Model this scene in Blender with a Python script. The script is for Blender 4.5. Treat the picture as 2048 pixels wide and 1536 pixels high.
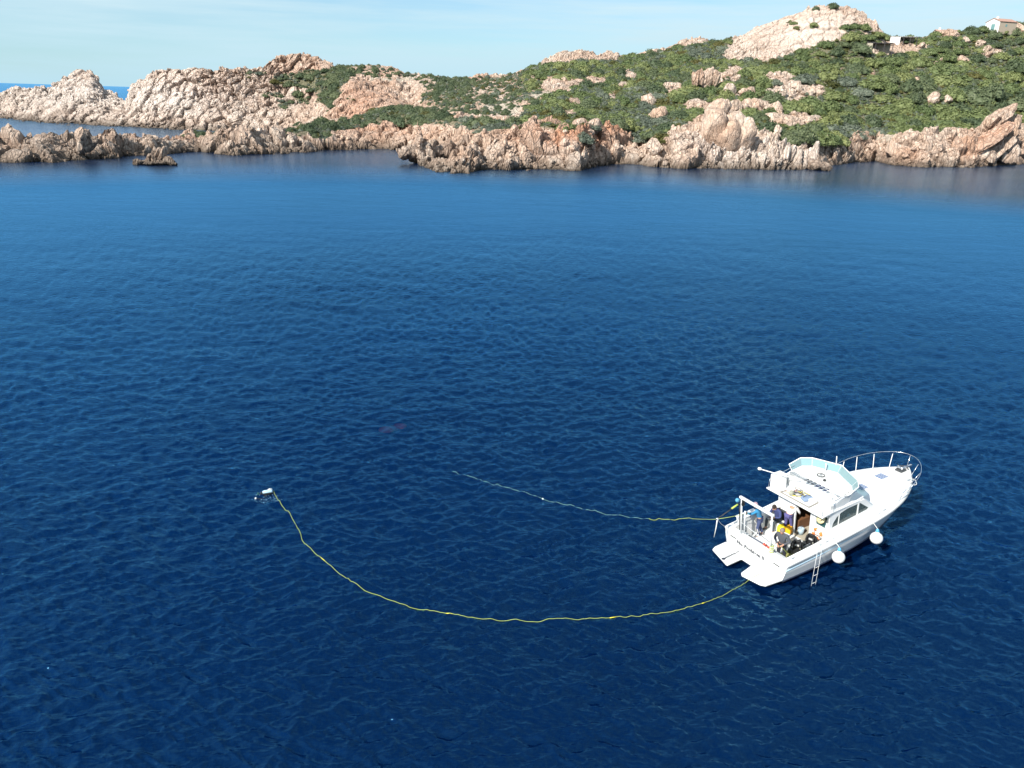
import bpy, bmesh, math, random
import numpy as np
from mathutils import Vector, Matrix, Euler, geometry

SC = bpy.context.scene
COL = SC.collection
for o in list(bpy.data.objects):
    bpy.data.objects.remove(o)
R_ = math.radians

# ------------------------------------------------------------------ camera
FPX, CXP, CYP, CAMH = 1470.0, 1024.0, 768.0, 19.0
ROLL, PITCH = R_(1.75), R_(21.2431)
FW = np.array([0, math.cos(PITCH), -math.sin(PITCH)])
UP0 = np.array([0, math.sin(PITCH), math.cos(PITCH)])
RT0 = np.array([1.0, 0, 0])
RT = math.cos(ROLL) * RT0 + math.sin(ROLL) * UP0
UP = -math.sin(ROLL) * RT0 + math.cos(ROLL) * UP0
cd = bpy.data.cameras.new('camera')
cam = bpy.data.objects.new('camera', cd)
COL.objects.link(cam)
cam.matrix_world = Matrix(((RT[0], UP[0], -FW[0], 0), (RT[1], UP[1], -FW[1], 0), (RT[2], UP[2], -FW[2], CAMH), (0, 0, 0, 1)))
cd.sensor_width = 36.0
cd.lens = FPX / 2048 * 36.0
cd.clip_start = 0.5
cd.clip_end = 60000
SC.camera = cam

# ------------------------------------------------------------------ light
SUN_AZ = R_(223)      # compass: 0 = +Y, clockwise; the sun stands left of and behind the viewer
SUN_EL = R_(35)
SUN_DIR = Vector((math.sin(SUN_AZ) * math.cos(SUN_EL), math.cos(SUN_AZ) * math.cos(SUN_EL), math.sin(SUN_EL)))
w = bpy.data.worlds.new('World')
SC.world = w
w.use_nodes = True
nt = w.node_tree
bg = nt.nodes['Background']
sky = nt.nodes.new('ShaderNodeTexSky')
sky.sky_type = 'NISHITA'
sky.sun_disc = False
sky.sun_elevation = SUN_EL
sky.sun_rotation = SUN_AZ
sky.altitude = 20
sky.air_density = 1.0
sky.dust_density = 0.15
sky.ozone_density = 3.0
bg.inputs[1].default_value = 0.10
# faint high cloud veil: pale streaks mixed into the sky by direction
tc = nt.nodes.new('ShaderNodeTexCoord')
mp = nt.nodes.new('ShaderNodeMapping'); mp.inputs['Scale'].default_value = (1.0, 1.0, 16.0); mp.inputs['Rotation'].default_value = (0.0, R_(7), 0)
nz = nt.nodes.new('ShaderNodeTexNoise'); nz.inputs['Scale'].default_value = 1.3; nz.inputs['Detail'].default_value = 7; nz.inputs['Roughness'].default_value = 0.6
rp = nt.nodes.new('ShaderNodeMapRange'); rp.inputs[1].default_value = 0.42; rp.inputs[2].default_value = 0.60; rp.inputs[3].default_value = 0.05; rp.inputs[4].default_value = 0.9
mx = nt.nodes.new('ShaderNodeMix'); mx.data_type = 'RGBA'
mx.inputs[7].default_value = (5.7, 6.6, 6.8, 1)
nt.links.new(tc.outputs['Generated'], mp.inputs[0]); nt.links.new(mp.outputs[0], nz.inputs[0])
nt.links.new(nz.outputs[0], rp.inputs[0]); nt.links.new(rp.outputs[0], mx.inputs[0])
ml = nt.nodes.new('ShaderNodeMix'); ml.data_type = 'RGBA'; ml.blend_type = 'MULTIPLY'; ml.inputs[0].default_value = 1; ml.inputs[7].default_value = (.80, .90, .97, 1)   # cool white balance of the sky
nt.links.new(sky.outputs[0], ml.inputs[6]); nt.links.new(ml.outputs[2], mx.inputs[6]); sx_ = nt.nodes.new('ShaderNodeSeparateXYZ'); nt.links.new(tc.outputs['Generated'], sx_.inputs[0])
hz_ = nt.nodes.new('ShaderNodeMapRange'); hz_.inputs[1].default_value = -0.02; hz_.inputs[2].default_value = 0.20; hz_.inputs[3].default_value = 0.80; hz_.inputs[4].default_value = 0.0; nt.links.new(sx_.outputs[2], hz_.inputs[0])
m2 = nt.nodes.new('ShaderNodeMix'); m2.data_type = 'RGBA'; m2.inputs[7].default_value = (2.8, 4.9, 6.0, 1)     # bluish haze low over the sea
nt.links.new(hz_.outputs[0], m2.inputs[0]); nt.links.new(mx.outputs[2], m2.inputs[6]); nt.links.new(m2.outputs[2], bg.inputs[0])
sd = bpy.data.lights.new('sun', 'SUN')
sun = bpy.data.objects.new('sun', sd)
COL.objects.link(sun)
sd.energy = 5.0
sd.angle = R_(0.53)
sd.color = (1.0, 0.95, 0.87)
sun.rotation_euler = SUN_DIR.to_track_quat('Z', 'Y').to_euler()
SC.view_settings.view_transform = 'Standard'
SC.view_settings.look = 'None'
SC.view_settings.exposure = 0.55
SC.view_settings.gamma = 1.0
SC.view_settings.use_curve_mapping = False
try:
    SC.cycles.max_bounces = 8
    SC.cycles.transparent_max_bounces = 8
    SC.cycles.caustics_reflective = False
    SC.cycles.caustics_refractive = False
except Exception:
    pass

# ------------------------------------------------------------------ helpers
def tag(o, label=None, cat=None, group=None, kind=None):
    if label: o['label'] = label
    if cat: o['category'] = cat
    if group: o['group'] = group
    if kind: o['kind'] = kind
    return o

def link(o, parent=None):
    COL.objects.link(o)
    if parent is not None:
        o.parent = parent
    return o

def empty(name, mat=None, parent=None):
    o = bpy.data.objects.new(name, None)
    o.empty_display_size = 0.3
    link(o, parent)
    if mat is not None:
        o.matrix_world = mat
    return o

class N:
    """small wrapper for building node materials"""
    def __init__(s, name):
        s.m = bpy.data.materials.new(name); s.m.use_nodes = True
        s.t = s.m.node_tree; s.p = s.t.nodes['Principled BSDF']; s.out = s.t.nodes['Material Output']
    def n(s, kind, **kw):
        q = s.t.nodes.new('ShaderNode' + kind)
        for k, v in kw.items(): setattr(q, k, v)
        return q
    def l(s, a, b): s.t.links.new(a, b)
    def noise(s, scale, detail=4, rough=0.55, vec=None, dist=0.0):
        q = s.n('TexNoise'); q.inputs['Scale'].default_value = scale; q.inputs['Detail'].default_value = detail
        q.inputs['Roughness'].default_value = rough; q.inputs['Distortion'].default_value = dist
        if vec is not None: s.l(vec, q.inputs['Vector'])
        return q.outputs[0]
    def mr(s, v, a, b, c=0.0, d=1.0):
        q = s.n('MapRange'); q.inputs[1].default_value = a; q.inputs[2].default_value = b
        q.inputs[3].default_value = c; q.inputs[4].default_value = d; s.l(v, q.inputs[0]); return q.outputs[0]
    def mix(s, f, a, b):
        q = s.n('Mix'); q.data_type = 'RGBA'
        for sock, val in ((q.inputs[0], f), (q.inputs[6], a), (q.inputs[7], b)):
            if isinstance(val, (int, float)): sock.default_value = val
            elif isinstance(val, (tuple, list)): sock.default_value = tuple(val)[:3] + (1,)
            else: s.l(val, sock)
        return q.outputs[2]
    def math(s, op, a, b=None):
        q = s.n('Math'); q.operation = op
        for i, val in enumerate((a, b)):
            if val is None: continue
            if isinstance(val, (int, float)): q.inputs[i].default_value = val
            else: s.l(val, q.inputs[i])
        return q.outputs[0]
    def bump(s, h, strength=0.3, dist=0.1):
        q = s.n('Bump'); q.inputs['Strength'].default_value = strength; q.inputs['Distance'].default_value = dist
        s.l(h, q.inputs['Height']); s.l(q.outputs[0], s.p.inputs['Normal']); return q

MATS = {}
def pm(name, col, rough=0.5, metal=0.0, var=0.12, scale=6.0, spec=0.5, bump=0.0, coat=0.0):
    """plain painted / cloth / plastic material with slight noise in colour and roughness"""
    if name in MATS: return MATS[name]
    k = N(name)
    tcn = k.n('TexCoord').outputs['Object']
    f = k.noise(scale, 5, 0.6, tcn)
    a = tuple(c * (1 - var) for c in col); b = tuple(min(1, c * (1 + var)) for c in col)
    k.l(k.mix(f, a, b), k.p.inputs['Base Color'])
    k.l(k.mr(f, 0.2, 0.8, max(0.02, rough - 0.08), min(1, rough + 0.08)), k.p.inputs['Roughness'])
    k.p.inputs['Metallic'].default_value = metal
    k.p.inputs['Specular IOR Level'].default_value = spec
    if coat: k.p.inputs['Coat Weight'].default_value = coat
    if bump: k.bump(k.noise(scale * 3, 4, 0.6, tcn), bump, 0.02)
    MATS[name] = k.m
    return k.m

def mesh_obj(name, verts, faces, mat, parent=None, smooth=False):
    me = bpy.data.meshes.new(name)
    me.from_pydata([tuple(map(float, v)) for v in verts], [], faces)
    me.update()
    if mat is not None:
        for m in (mat if isinstance(mat, (list, tuple)) else [mat]): me.materials.append(m)
    if smooth: me.shade_smooth()
    o = bpy.data.objects.new(name, me)
    return link(o, parent)

# ---- noise in numpy
def _h(ix, iy, iz, seed):
    h = (ix.astype(np.int64) * 374761393 + iy.astype(np.int64) * 668265263 + iz.astype(np.int64) * 2147483647 + seed * 1274126177) & 0xffffffff
    h = ((h ^ (h >> 13)) * 1274126177) & 0xffffffff
    h = ((h ^ (h >> 16)) * 2246822519) & 0xffffffff
    return ((h ^ (h >> 15)) & 0xffffff) / float(0xffffff)
def vnoise(p, seed=0):
    i = np.floor(p); f = p - i; f = f * f * (3 - 2 * f); i = i.astype(np.int64)
    out = 0
    for a in (0, 1):
        for b in (0, 1):
            for c in (0, 1):
                wgt = (f[:, 0] if a else 1 - f[:, 0]) * (f[:, 1] if b else 1 - f[:, 1]) * (f[:, 2] if c else 1 - f[:, 2])
                out = out + wgt * _h(i[:, 0] + a, i[:, 1] + b, i[:, 2] + c, seed)
    return out * 2 - 1
def fbm(p, octs=4, seed=0, gain=0.5, ridged=False):
    a, s, out = 1.0, 0.0, 0
    q = p.copy()
    for k in range(octs):
        n = vnoise(q, seed + k * 17)
        if ridged: n = 1 - 2 * np.abs(n)
        out = out + a * n; s += a; a *= gain
        q = q[:, [1, 2, 0]] * 2.03 + 11.7
    return out / s
def voro(p, seed=0):
    i = np.floor(p).astype(np.int64); f = p - i
    d1 = np.full(len(p), 9.0); d2 = np.full(len(p), 9.0); idr = np.zeros(len(p)); gx = np.zeros((len(p), 3))
    for a in (-1, 0, 1):
        for b in (-1, 0, 1):
            for c in (-1, 0, 1):
                x, y, z = i[:, 0] + a, i[:, 1] + b, i[:, 2] + c
                ox = a + _h(x, y, z, seed) - f[:, 0]; oy = b + _h(x, y, z, seed + 1) - f[:, 1]; oz = c + _h(x, y, z, seed + 2) - f[:, 2]
                d = ox * ox + oy * oy + oz * oz
                m = d < d1
                d2 = np.where(m, d1, np.minimum(d2, d)); r = _h(x, y, z, seed + 3)
                idr = np.where(m, r, idr); gx[m] = np.stack([ox, oy, oz], 1)[m]; d1 = np.where(m, d, d1)
    return np.sqrt(d1), np.sqrt(d2), idr, gx

def ray(px, py):
    return FW + (px - CXP) / FPX * RT - (py - CYP) / FPX * UP
def hitz(px, py, z=0.0):
    r = ray(px, py); t = (z - CAMH) / r[2]; return np.array([0, 0, CAMH]) + t * r
def at_y(px, py, Y):
    r = ray(px, py); t = Y / r[1]; return np.array([0, 0, CAMH]) + t * r
def project(P):
    v = np.asarray(P, float) - np.array([0, 0, CAMH]); z = v @ FW
    return CXP + FPX * (v @ RT) / z, CYP - FPX * (v @ UP) / z

# ------------------------------------------------------------------ terrain
# survey polylines: (bearing and height as sighted from the camera) + ground distance Y
WL = [(-500, 326), (-300, 328), (0, 324), (100, 325), (200, 317), (300, 312), (400, 303), (460, 311), (512, 309), (560, 307), (620, 303), (660, 301), (720, 298),
      (785, 299), (828, 302), (838, 331), (860, 339), (872, 342), (902, 345), (937, 346), (962, 340), (1024, 341), (1100, 340), (1160, 341), (1200, 332),
      (1240, 329), (1280, 329), (1320, 335), (1370, 338), (1450, 339), (1536, 339), (1600, 339), (1622, 336), (1645, 333), (1690, 327), (1750, 322), (1790, 331),
      (1850, 335), (1900, 334), (1950, 335), (2000, 330), (2048, 328), (2300, 320), (2600, 312)]
C1 = [(-500, 270, 14), (-300, 275, 12), (0, 270, 12), (40, 270, 12), (80, 278, 11), (120, 283, 11), (150, 276, 11), (165, 268, 11), (182, 276, 10), (200, 282, 11), (225, 271, 12),
      (245, 275, 13), (290, 277, 15), (330, 272, 16), (380, 264, 18), (440, 263, 18), (480, 257, 18), (500, 253, 16), (520, 262, 16), (560, 268, 16), (600, 266, 16),
      (640, 264, 16), (700, 256, 18), (760, 250, 20), (820, 258, 20), (836, 268, 16), (846, 316, 6), (867, 313, 8), (887, 317, 10), (912, 303, 12), (932, 288, 14),
      (962, 277, 16), (1000, 270, 17), (1035, 262, 18), (1060, 252, 18), (1090, 250, 18), (1150, 256, 18), (1200, 252, 18), (1250, 270, 18), (1290, 284, 16), (1330, 268, 16),
      (1380, 276, 16), (1420, 282, 16), (1480, 280, 16), (1520, 278, 16), (1560, 276, 16), (1600, 282, 15), (1650, 285, 14), (1700, 285, 13), (1750, 276, 13), (1800, 280, 14),
      (1850, 276, 14), (1900, 272, 14), (1940, 262, 14), (1975, 258, 14), (2030, 262, 14), (2100, 258, 14), (2300, 245, 15), (2600, 240, 15)]
D1 = [(-500, -4, 34), (450, -4, 34), (490, -2.0, 30), (530, 5.0, 30), (815, 6.5, 32), (836, 4.0, 28), (846, -1.5, 22), (905, -1.2, 26), (930, 2.0, 26), (960, 6.5, 26), (1035, 9.0, 27),
      (1200, 11.5, 27), (1290, 9.0, 27), (1420, 9.5, 27), (1600, 9.5, 25), (1700, 9.0, 25), (1900, 10.0, 25), (2000, 12.0, 25), (2600, 14.0, 25)]
C2 = [(-500, None, 60), (470, None, 60), (500, 262, 48), (520, 260, 45), (560, 257, 45), (620, 250, 45), (700, 240, 45), (740, 230, 48), (780, 224, 50), (830, 232, 50), (860, 234, 55),
      (900, 240, 60), (930, 245, 56), (990, 248, 46), (1040, 246, 44), (1100, 240, 44), (1150, 240, 44), (1200, 240, 44), (1250, 244, 44), (1300, 246, 44), (1350, 240, 44),
      (1400, 240, 44), (1440, 242, 44), (1480, 244, 44), (1520, 240, 44), (1600, 250, 42), (1690, 256, 42), (1750, 250, 42), (1800, 254, 42), (1900, 256, 42), (1940, 250, 42),
      (1980, 245, 42), (2048, 244, 42), (2300, 225, 42), (2600, 210, 42)]
# far foot of the cliffs: left = second waterline (row), else inland slope
FT = [(-500, 222, 0), (-200, 226, 0), (0, 234, 0), (50, 240, 0), (100, 244, 0), (200, 249, 0), (280, 254, 0), (350, 258, 0), (420, 261, 0), (500, 262.5, 0), (560, 264.5, 0), (590, 265.2, 0), (600, 256, 350), (620, 249, 350), (660, 244, 348),
      (700, 238, 346), (780, 222, 340), (830, 226, 335), (880, 228, 325), (900, 226, 320), (1000, 232, 300), (1100, 222, 290), (1200, 222, 300), (1300, 220, 310),
      (1400, 200, 320), (1500, 196, 330), (1600, 215, 335), (1700, 222, 340), (1800, 218, 350), (1900, 212, 360), (2048, 210, 365), (2300, 190, 380), (2600, 175, 400)]
MD = [(-500, 214, 18), (-200, 215, 18), (0, 212, 16), (30, 205, 16), (57, 210, 16), (88, 205, 16), (110, 205, 16), (140, 200, 18), (180, 200, 18), (215, 218, 16), (252, 226, 14), (262, 215, 12), (300, 198, 14), (350, 196, 16), (400, 194, 18),
      (450, 194, 20), (500, 190, 22), (540, 186, 24), (590, 200, 28), (625, 215, 36), (642, 200, 36), (665, 178, 34), (700, 160, 34), (722, 168, 34), (745, 178, 34), (770, 186, 34), (800, 205, 34), (822, 220, 26), (850, 195, 30), (900, 190, 30),
      (1000, 190, 40), (1100, 168, 50), (1200, 160, 60), (1300, 155, 60), (1400, 140, 60), (1500, 130, 60), (1600, 122, 50), (1700, 125, 45), (1800, 138, 42),
      (1900, 132, 40), (2048, 125, 40), (2300, 110, 40), (2600, 100, 40)]
SK = [(-500, 185), (-150, 190), (-60, 178), (0, 187), (25, 175), (40, 174), (57, 180), (68, 170), (88, 171), (93, 180), (110, 165), (125, 147), (135, 151), (155, 141), (180, 141), (195, 157), (207, 182),
      (230, 188), (250, 199), (257, 181), (262, 167), (275, 160), (300, 150), (325, 140), (357, 139), (388, 131), (425, 140), (475, 136), (512, 137), (527, 132), (544, 117), (582, 109),
      (612, 111), (632, 112), (652, 125), (672, 135), (712, 133), (760, 131), (790, 135), (807, 145), (840, 148), (887, 154), (922, 158), (950, 153), (975, 150), (1024, 149), (1049, 140),
      (1074, 132), (1094, 117), (1124, 106), (1159, 100), (1184, 103), (1199, 108), (1214, 103), (1236, 106), (1249, 111), (1274, 107), (1300, 103), (1319, 101), (1336, 93), (1374, 81),
      (1411, 79), (1434, 82), (1450, 78), (1464, 76), (1486, 68), (1511, 52), (1536, 44), (1551, 39), (1586, 28), (1611, 16), (1631, 10), (1666, 8), (1691, 11), (1711, 12), (1726, 22),
      (1748, 40), (1761, 55), (1773, 73), (1803, 75), (1830, 79), (1861, 68), (1886, 67), (1911, 63), (1936, 60), (1966, 56), (2000, 56), (2048, 49), (2200, 35), (2400, 40), (2600, 50)]
SKY_Y = [(-500, 470), (0, 460), (200, 462), (252, 450), (262, 400), (350, 395), (500, 400), (560, 425), (650, 425), (800, 415), (1000, 400), (1100, 420), (1200, 430), (1400, 440), (1500, 430), (1700, 430), (1800, 425), (2048, 430), (2600, 440)]

def ip(tab, x, c=1):
    return float(np.interp(x, [t[0] for t in tab], [t[c] for t in tab]))
xs_all = sorted(set(x for t in (WL, C1, D1, C2, FT, MD, SK, SKY_Y) for x in [q[0] for q in t]) | set(range(-500, 2601, 25)))
_xw = np.arange(-500, 2601, 10.0); _yw = np.array([hitz(x, ip(WL, x))[1] for x in _xw])
_ker = np.hanning(31); _ker /= _ker.sum(); _yws = np.convolve(np.pad(_yw, 15, 'edge'), _ker, 'valid')
layers = [[] for _ in range(11)]          # each: list of (u, Y, z)
for x in xs_all:
    pw = hitz(x, ip(WL, x)); Yw = pw[1]; uw = pw[0] / Yw
    layers[0].append((uw, Yw - 30, -9.0)); layers[1].append((uw, Yw - 5, -1.8)); layers[2].append((uw, Yw, 0.0))
    Y = Yw + ip(C1, x, 2); p = at_y(x, ip(C1, x), Y); layers[3].append((p[0] / Y, Y, p[2]))
    Yc = Y; Yw = float(np.interp(x, _xw, _yws)) if x > 520 else Yw
    Y = max(Yw + ip(D1, x, 2), Yc + 5); layers[4].append((uw, Y, ip(D1, x)))
    Y = max(Yw + ip(C2, x, 2), Yc + 14)
    if x <= 480: layers[5].append((uw, Y, -5.0))
    else:
        rows = [t for t in C2 if t[1] is not None]
        p = at_y(x, float(np.interp(x, [t[0] for t in rows], [t[1] for t in rows])), Y); layers[5].append((p[0] / Y, Y, p[2]))
    if x <= 590:
        p = hitz(x, ip(FT, x)); Yf = p[1]; layers[6].append((p[0] / Yf, Yf, 0.0))
    else:
        f2 = [(590, 0, hitz(590, ip(FT, 590))[1])] + [t for t in FT if t[2] > 0 and t[0] > 640]
        Yf = float(np.interp(x, [t[0] for t in f2], [t[2] for t in f2])); p = at_y(x, ip(FT, x), Yf); layers[6].append((p[0] / Yf, Yf, p[2]))
    Y = Yf + ip(MD, x, 2); p = at_y(x, ip(MD, x), Y); layers[7].append((p[0] / Y, Y, p[2]))
    Y = max(ip(SKY_Y, x), Y + 12); p = at_y(x, ip(SK, x), Y); layers[8].append((p[0] / Y, Y, p[2]))
    layers[9].append((p[0] / Y, Y + 30, -3.0 if x < 253 else p[2] - 9)); layers[10].append((p[0] / Y, Y + 110, -14.0 if x < 253 else max(-10, p[2] - 50)))

U0, U1, U2, U3 = -0.98, -0.74, 0.80, 1.12
us = np.concatenate([np.linspace(U0, U1, 110)[:-1], np.linspace(U1, U2, 1180)[:-1], np.linspace(U2, U3, 120)])
NU = len(us)
LY = []
for L in layers:
    L = sorted(L); a = np.array(L)
    keep = np.concatenate([[True], np.diff(a[:, 0]) > 1e-5]); a = a[keep]
    LY.append((np.interp(us, a[:, 0], a[:, 1]), np.interp(us, a[:, 0], a[:, 2])))
def usm(a, n):
    kk = np.hanning(n * 2 + 3)[1:-1]; kk /= kk.sum(); return np.convolve(np.pad(a, n, 'edge'), kk, 'valid')
for k, n in ((5, 40), (7, 45), (8, 45)):   # distances vary smoothly along the coast; sight lines are kept
    Yo, Zo = LY[k]; e = (Zo - CAMH) / Yo; Yn = usm(Yo, n)
    LY[k] = (Yn, np.where(Zo > 0.5, CAMH + e * Yn, Zo))
for k in range(1, len(LY)):               # distances strictly increase
    LY[k] = (np.maximum(LY[k][0], LY[k - 1][0] + 2.0), LY[k][1])
segs = [6, 8, 74, 30, 36, 46, 84, 96, 10, 5]
Ys, Zs, Ts = [], [], []
for k, n in enumerate(segs):
    t = np.arange(n) / n
    if k == len(segs) - 1: t = np.linspace(0, 1, n)
    Ya, Za = LY[k]; Yb, Zb = LY[k + 1]
    tz = t
    if k in (2,): tz = t ** 0.75          # shore cliffs: steep foot, flatter top
    if k in (6,): tz = t ** 0.85
    Ys.append(Ya[None, :] + (Yb - Ya)[None, :] * t[:, None]); Zs.append(Za[None, :] + (Zb - Za)[None, :] * tz[:, None]); Ts.append(k + t)
Yg = np.vstack(Ys); Zg = np.vstack(Zs); Tg = np.concatenate(Ts)
for _ in range(5):                        # soften the joints of the survey lines
    Zg[1:-1] = 0.5 * Zg[1:-1] + 0.25 * (Zg[2:] + Zg[:-2]); Yg[1:-1] = 0.5 * Yg[1:-1] + 0.25 * (Yg[2:] + Yg[:-2])
NV = Yg.shape[0]
Xg = Yg * us[None, :]
P0 = np.stack([Xg, Yg, Zg], -1).reshape(-1, 3)

# ---- what covers the ground: surveyed outlines of scrub, bare rock and sand
def inpoly(px, py, poly):
    ins = np.zeros(len(px), bool); j = len(poly) - 1
    for i in range(len(poly)):
        xi, yi = poly[i]; xj, yj = poly[j]
        c = ((yi > py) != (yj > py)) & (px < (xj - xi) * (py - yi) / (yj - yi + 1e-9) + xi)
        ins ^= c; j = i
    return ins
pxv, pyv = project(P0)
wob = P0 * 0.09
jx = vnoise(wob, 5) * 9 + vnoise(wob * 3.1, 6) * 5; jy = vnoise(wob, 7) * 4 + vnoise(wob * 3.1, 8) * 2.5
qx, qy = pxv + jx, pyv + jy
GREEN = [
 (1.0, [(1030, 250), (1060, 215), (1140, 178), (1220, 158), (1260, 150), (1300, 128), (1400, 100), (1440, 74), (1475, 66), (1445, 104), (1450, 122), (1540, 120), (1600, 102), (1650, 92), (1700, 76), (1740, 66), (1772, 72),
        (1850, 78), (1900, 60), (1960, 53), (2048, 40), (2400, 20), (2500, 180), (2300, 230), (2048, 246), (2016, 250), (1975, 225), (1940, 258), (1900, 268), (1800, 272), (1762, 268), (1716, 262), (1695, 284),
        (1600, 286), (1540, 268), (1500, 240), (1478, 225), (1440, 212), (1400, 226), (1362, 250), (1330, 274), (1292, 286), (1250, 266), (1180, 252), (1100, 254)]),
 (0.85, [(1040, 150), (1080, 132), (1160, 122), (1240, 118), (1290, 110), (1340, 100), (1440, 78), (1440, 110), (1300, 130), (1260, 152), (1180, 160), (1080, 155)]),
 (0.42, [(840, 150), (920, 158), (1000, 148), (1050, 150), (1120, 175), (1130, 185), (1070, 205), (1020, 232), (960, 232), (900, 235), (850, 222), (842, 190)]),
 (0.6, [(880, 158), (930, 160), (935, 185), (915, 235), (880, 215), (868, 180)]),
 (0.8, [(545, 152), (600, 142), (650, 138), (690, 136), (700, 168), (672, 172), (655, 205), (645, 222), (655, 225), (640, 190), (600, 176), (545, 168)]),
 (0.9, [(648, 165), (688, 160), (684, 186), (662, 205), (650, 222), (645, 190)]),
 (0.35, [(690, 135), (760, 131), (830, 146), (880, 152), (880, 170), (800, 162), (760, 155), (700, 152)]),
 (0.72, [(560, 262), (620, 252), (700, 240), (740, 226), (790, 218), (860, 226), (900, 235), (990, 245), (1040, 248), (1040, 264), (970, 268), (920, 256), (880, 250), (820, 250), (760, 250), (700, 258), (650, 272), (610, 270)]),
 (0.9, [(745, 218), (840, 216), (862, 240), (820, 250), (760, 246)]),
 (0.9, [(620, 268), (660, 262), (655, 285), (630, 283)]),
]
BARE = [(1745, 150, 7, 4), (1830, 160, 8, 3), (1700, 120, 8, 3), (1300, 205, 14, 5), (1150, 205, 12, 4), (1480, 188, 26, 6), (1545, 222, 16, 6), (1850, 92, 12, 4), (1960, 85, 10, 4), (1130, 225, 18, 5), (1380, 120, 9, 3), (1575, 182, 42, 18), (1634, 186, 18, 12), (1590, 240, 52, 13), (1552, 152, 30, 8), (1345, 179, 20, 12), (1410, 158, 30, 18), (1465, 150, 22, 16), (1225, 192, 8, 6), (1252, 172, 11, 5),
        (1315, 235, 16, 9), (1412, 212, 40, 10), (1500, 212, 38, 12), (1430, 262, 60, 24), (1878, 200, 18, 5), (1980, 104, 19, 9), (1933, 84, 8, 5), (1898, 72, 20, 7), (2041, 62, 9, 5), (1926, 124, 6, 4), (1775, 272, 15, 10),
        (1190, 162, 26, 9), (1120, 172, 30, 12), (1262, 152, 14, 5), (1680, 138, 5, 3)]
SAND = [(1060, 222, 45, 12), (1010, 215, 40, 8), (1085, 190, 30, 6), (790, 158, 50, 4), (1775, 272, 16, 11), (1245, 230, 18, 4), (1710, 74, 30, 5), (1560, 196, 30, 6), (1640, 200, 10, 8)]
green = np.zeros(len(P0))
for dns, poly in GREEN:
    m = inpoly(qx, qy, poly); green[m] = np.maximum(green[m], dns)
for (a, b, c, d) in BARE:
    green[((qx - a) / (c * 1.12)) ** 2 + ((qy - b) / (d * 1.2)) ** 2 < 1] *= 0.04
for (a, b, r, dn) in [(570, 212, 14, .8), (556, 190, 12, .7), (600, 195, 14, .8), (615, 205, 12, .8), (640, 202, 8, .7), (530, 188, 10, .6), (706, 200, 8, .5), (425, 150, 10, .3), (490, 150, 12, .5), (520, 148, 8, .8),
                      (372, 262, 10, .5), (400, 263, 14, .6), (430, 265, 10, .5), (1165, 283, 10, .7), (1585, 48, 8, .8), (1590, 58, 7, .7), (1630, 55, 7, .6), (1665, 10, 14, .9), (1700, 55, 16, .7), (1720, 58, 14, .7),
                      (1625, 20, 6, .5), (1650, 95, 12, .8), (1935, 262, 8, .3), (1975, 275, 8, .4), (1320, 280, 22, .9), (1290, 262, 20, .7), (1150, 250, 20, .7)]:
    m = ((qx - a) / r) ** 2 + ((qy - b) / (r * .6)) ** 2 < 1; green[m] = np.maximum(green[m], dn)
beyond = Tg >= 8.02
green[((qx - 1775) / 75) ** 2 + ((qy - 94) / 15) ** 2 < 1] *= .3
green = green.reshape(NV, NU); green[beyond] = green[np.searchsorted(Tg, 8.0) - 1][None, :] * 0.5
green[Tg < 2.2] = 0
sand = np.zeros(len(P0))
for (a, b, c, d) in SAND:
    sand[((qx - a) / c) ** 2 + ((qy - b) / d) ** 2 < 1] = 1
sand = sand.reshape(NV, NU)
def blur(a, n):
    for _ in range(n):
        a[1:-1, 1:-1] = (a[1:-1, 1:-1] * 2 + a[:-2, 1:-1] + a[2:, 1:-1] + a[1:-1, :-2] + a[1:-1, 2:]) / 6
    return a
gsm = blur(green.copy(), 4); sand = blur(sand, 3)
rock = np.clip(1.0 - gsm * 1.25, 0.0, 1).reshape(-1)
rock = np.where(sand.reshape(-1) > .5, rock * .4, rock)

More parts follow.
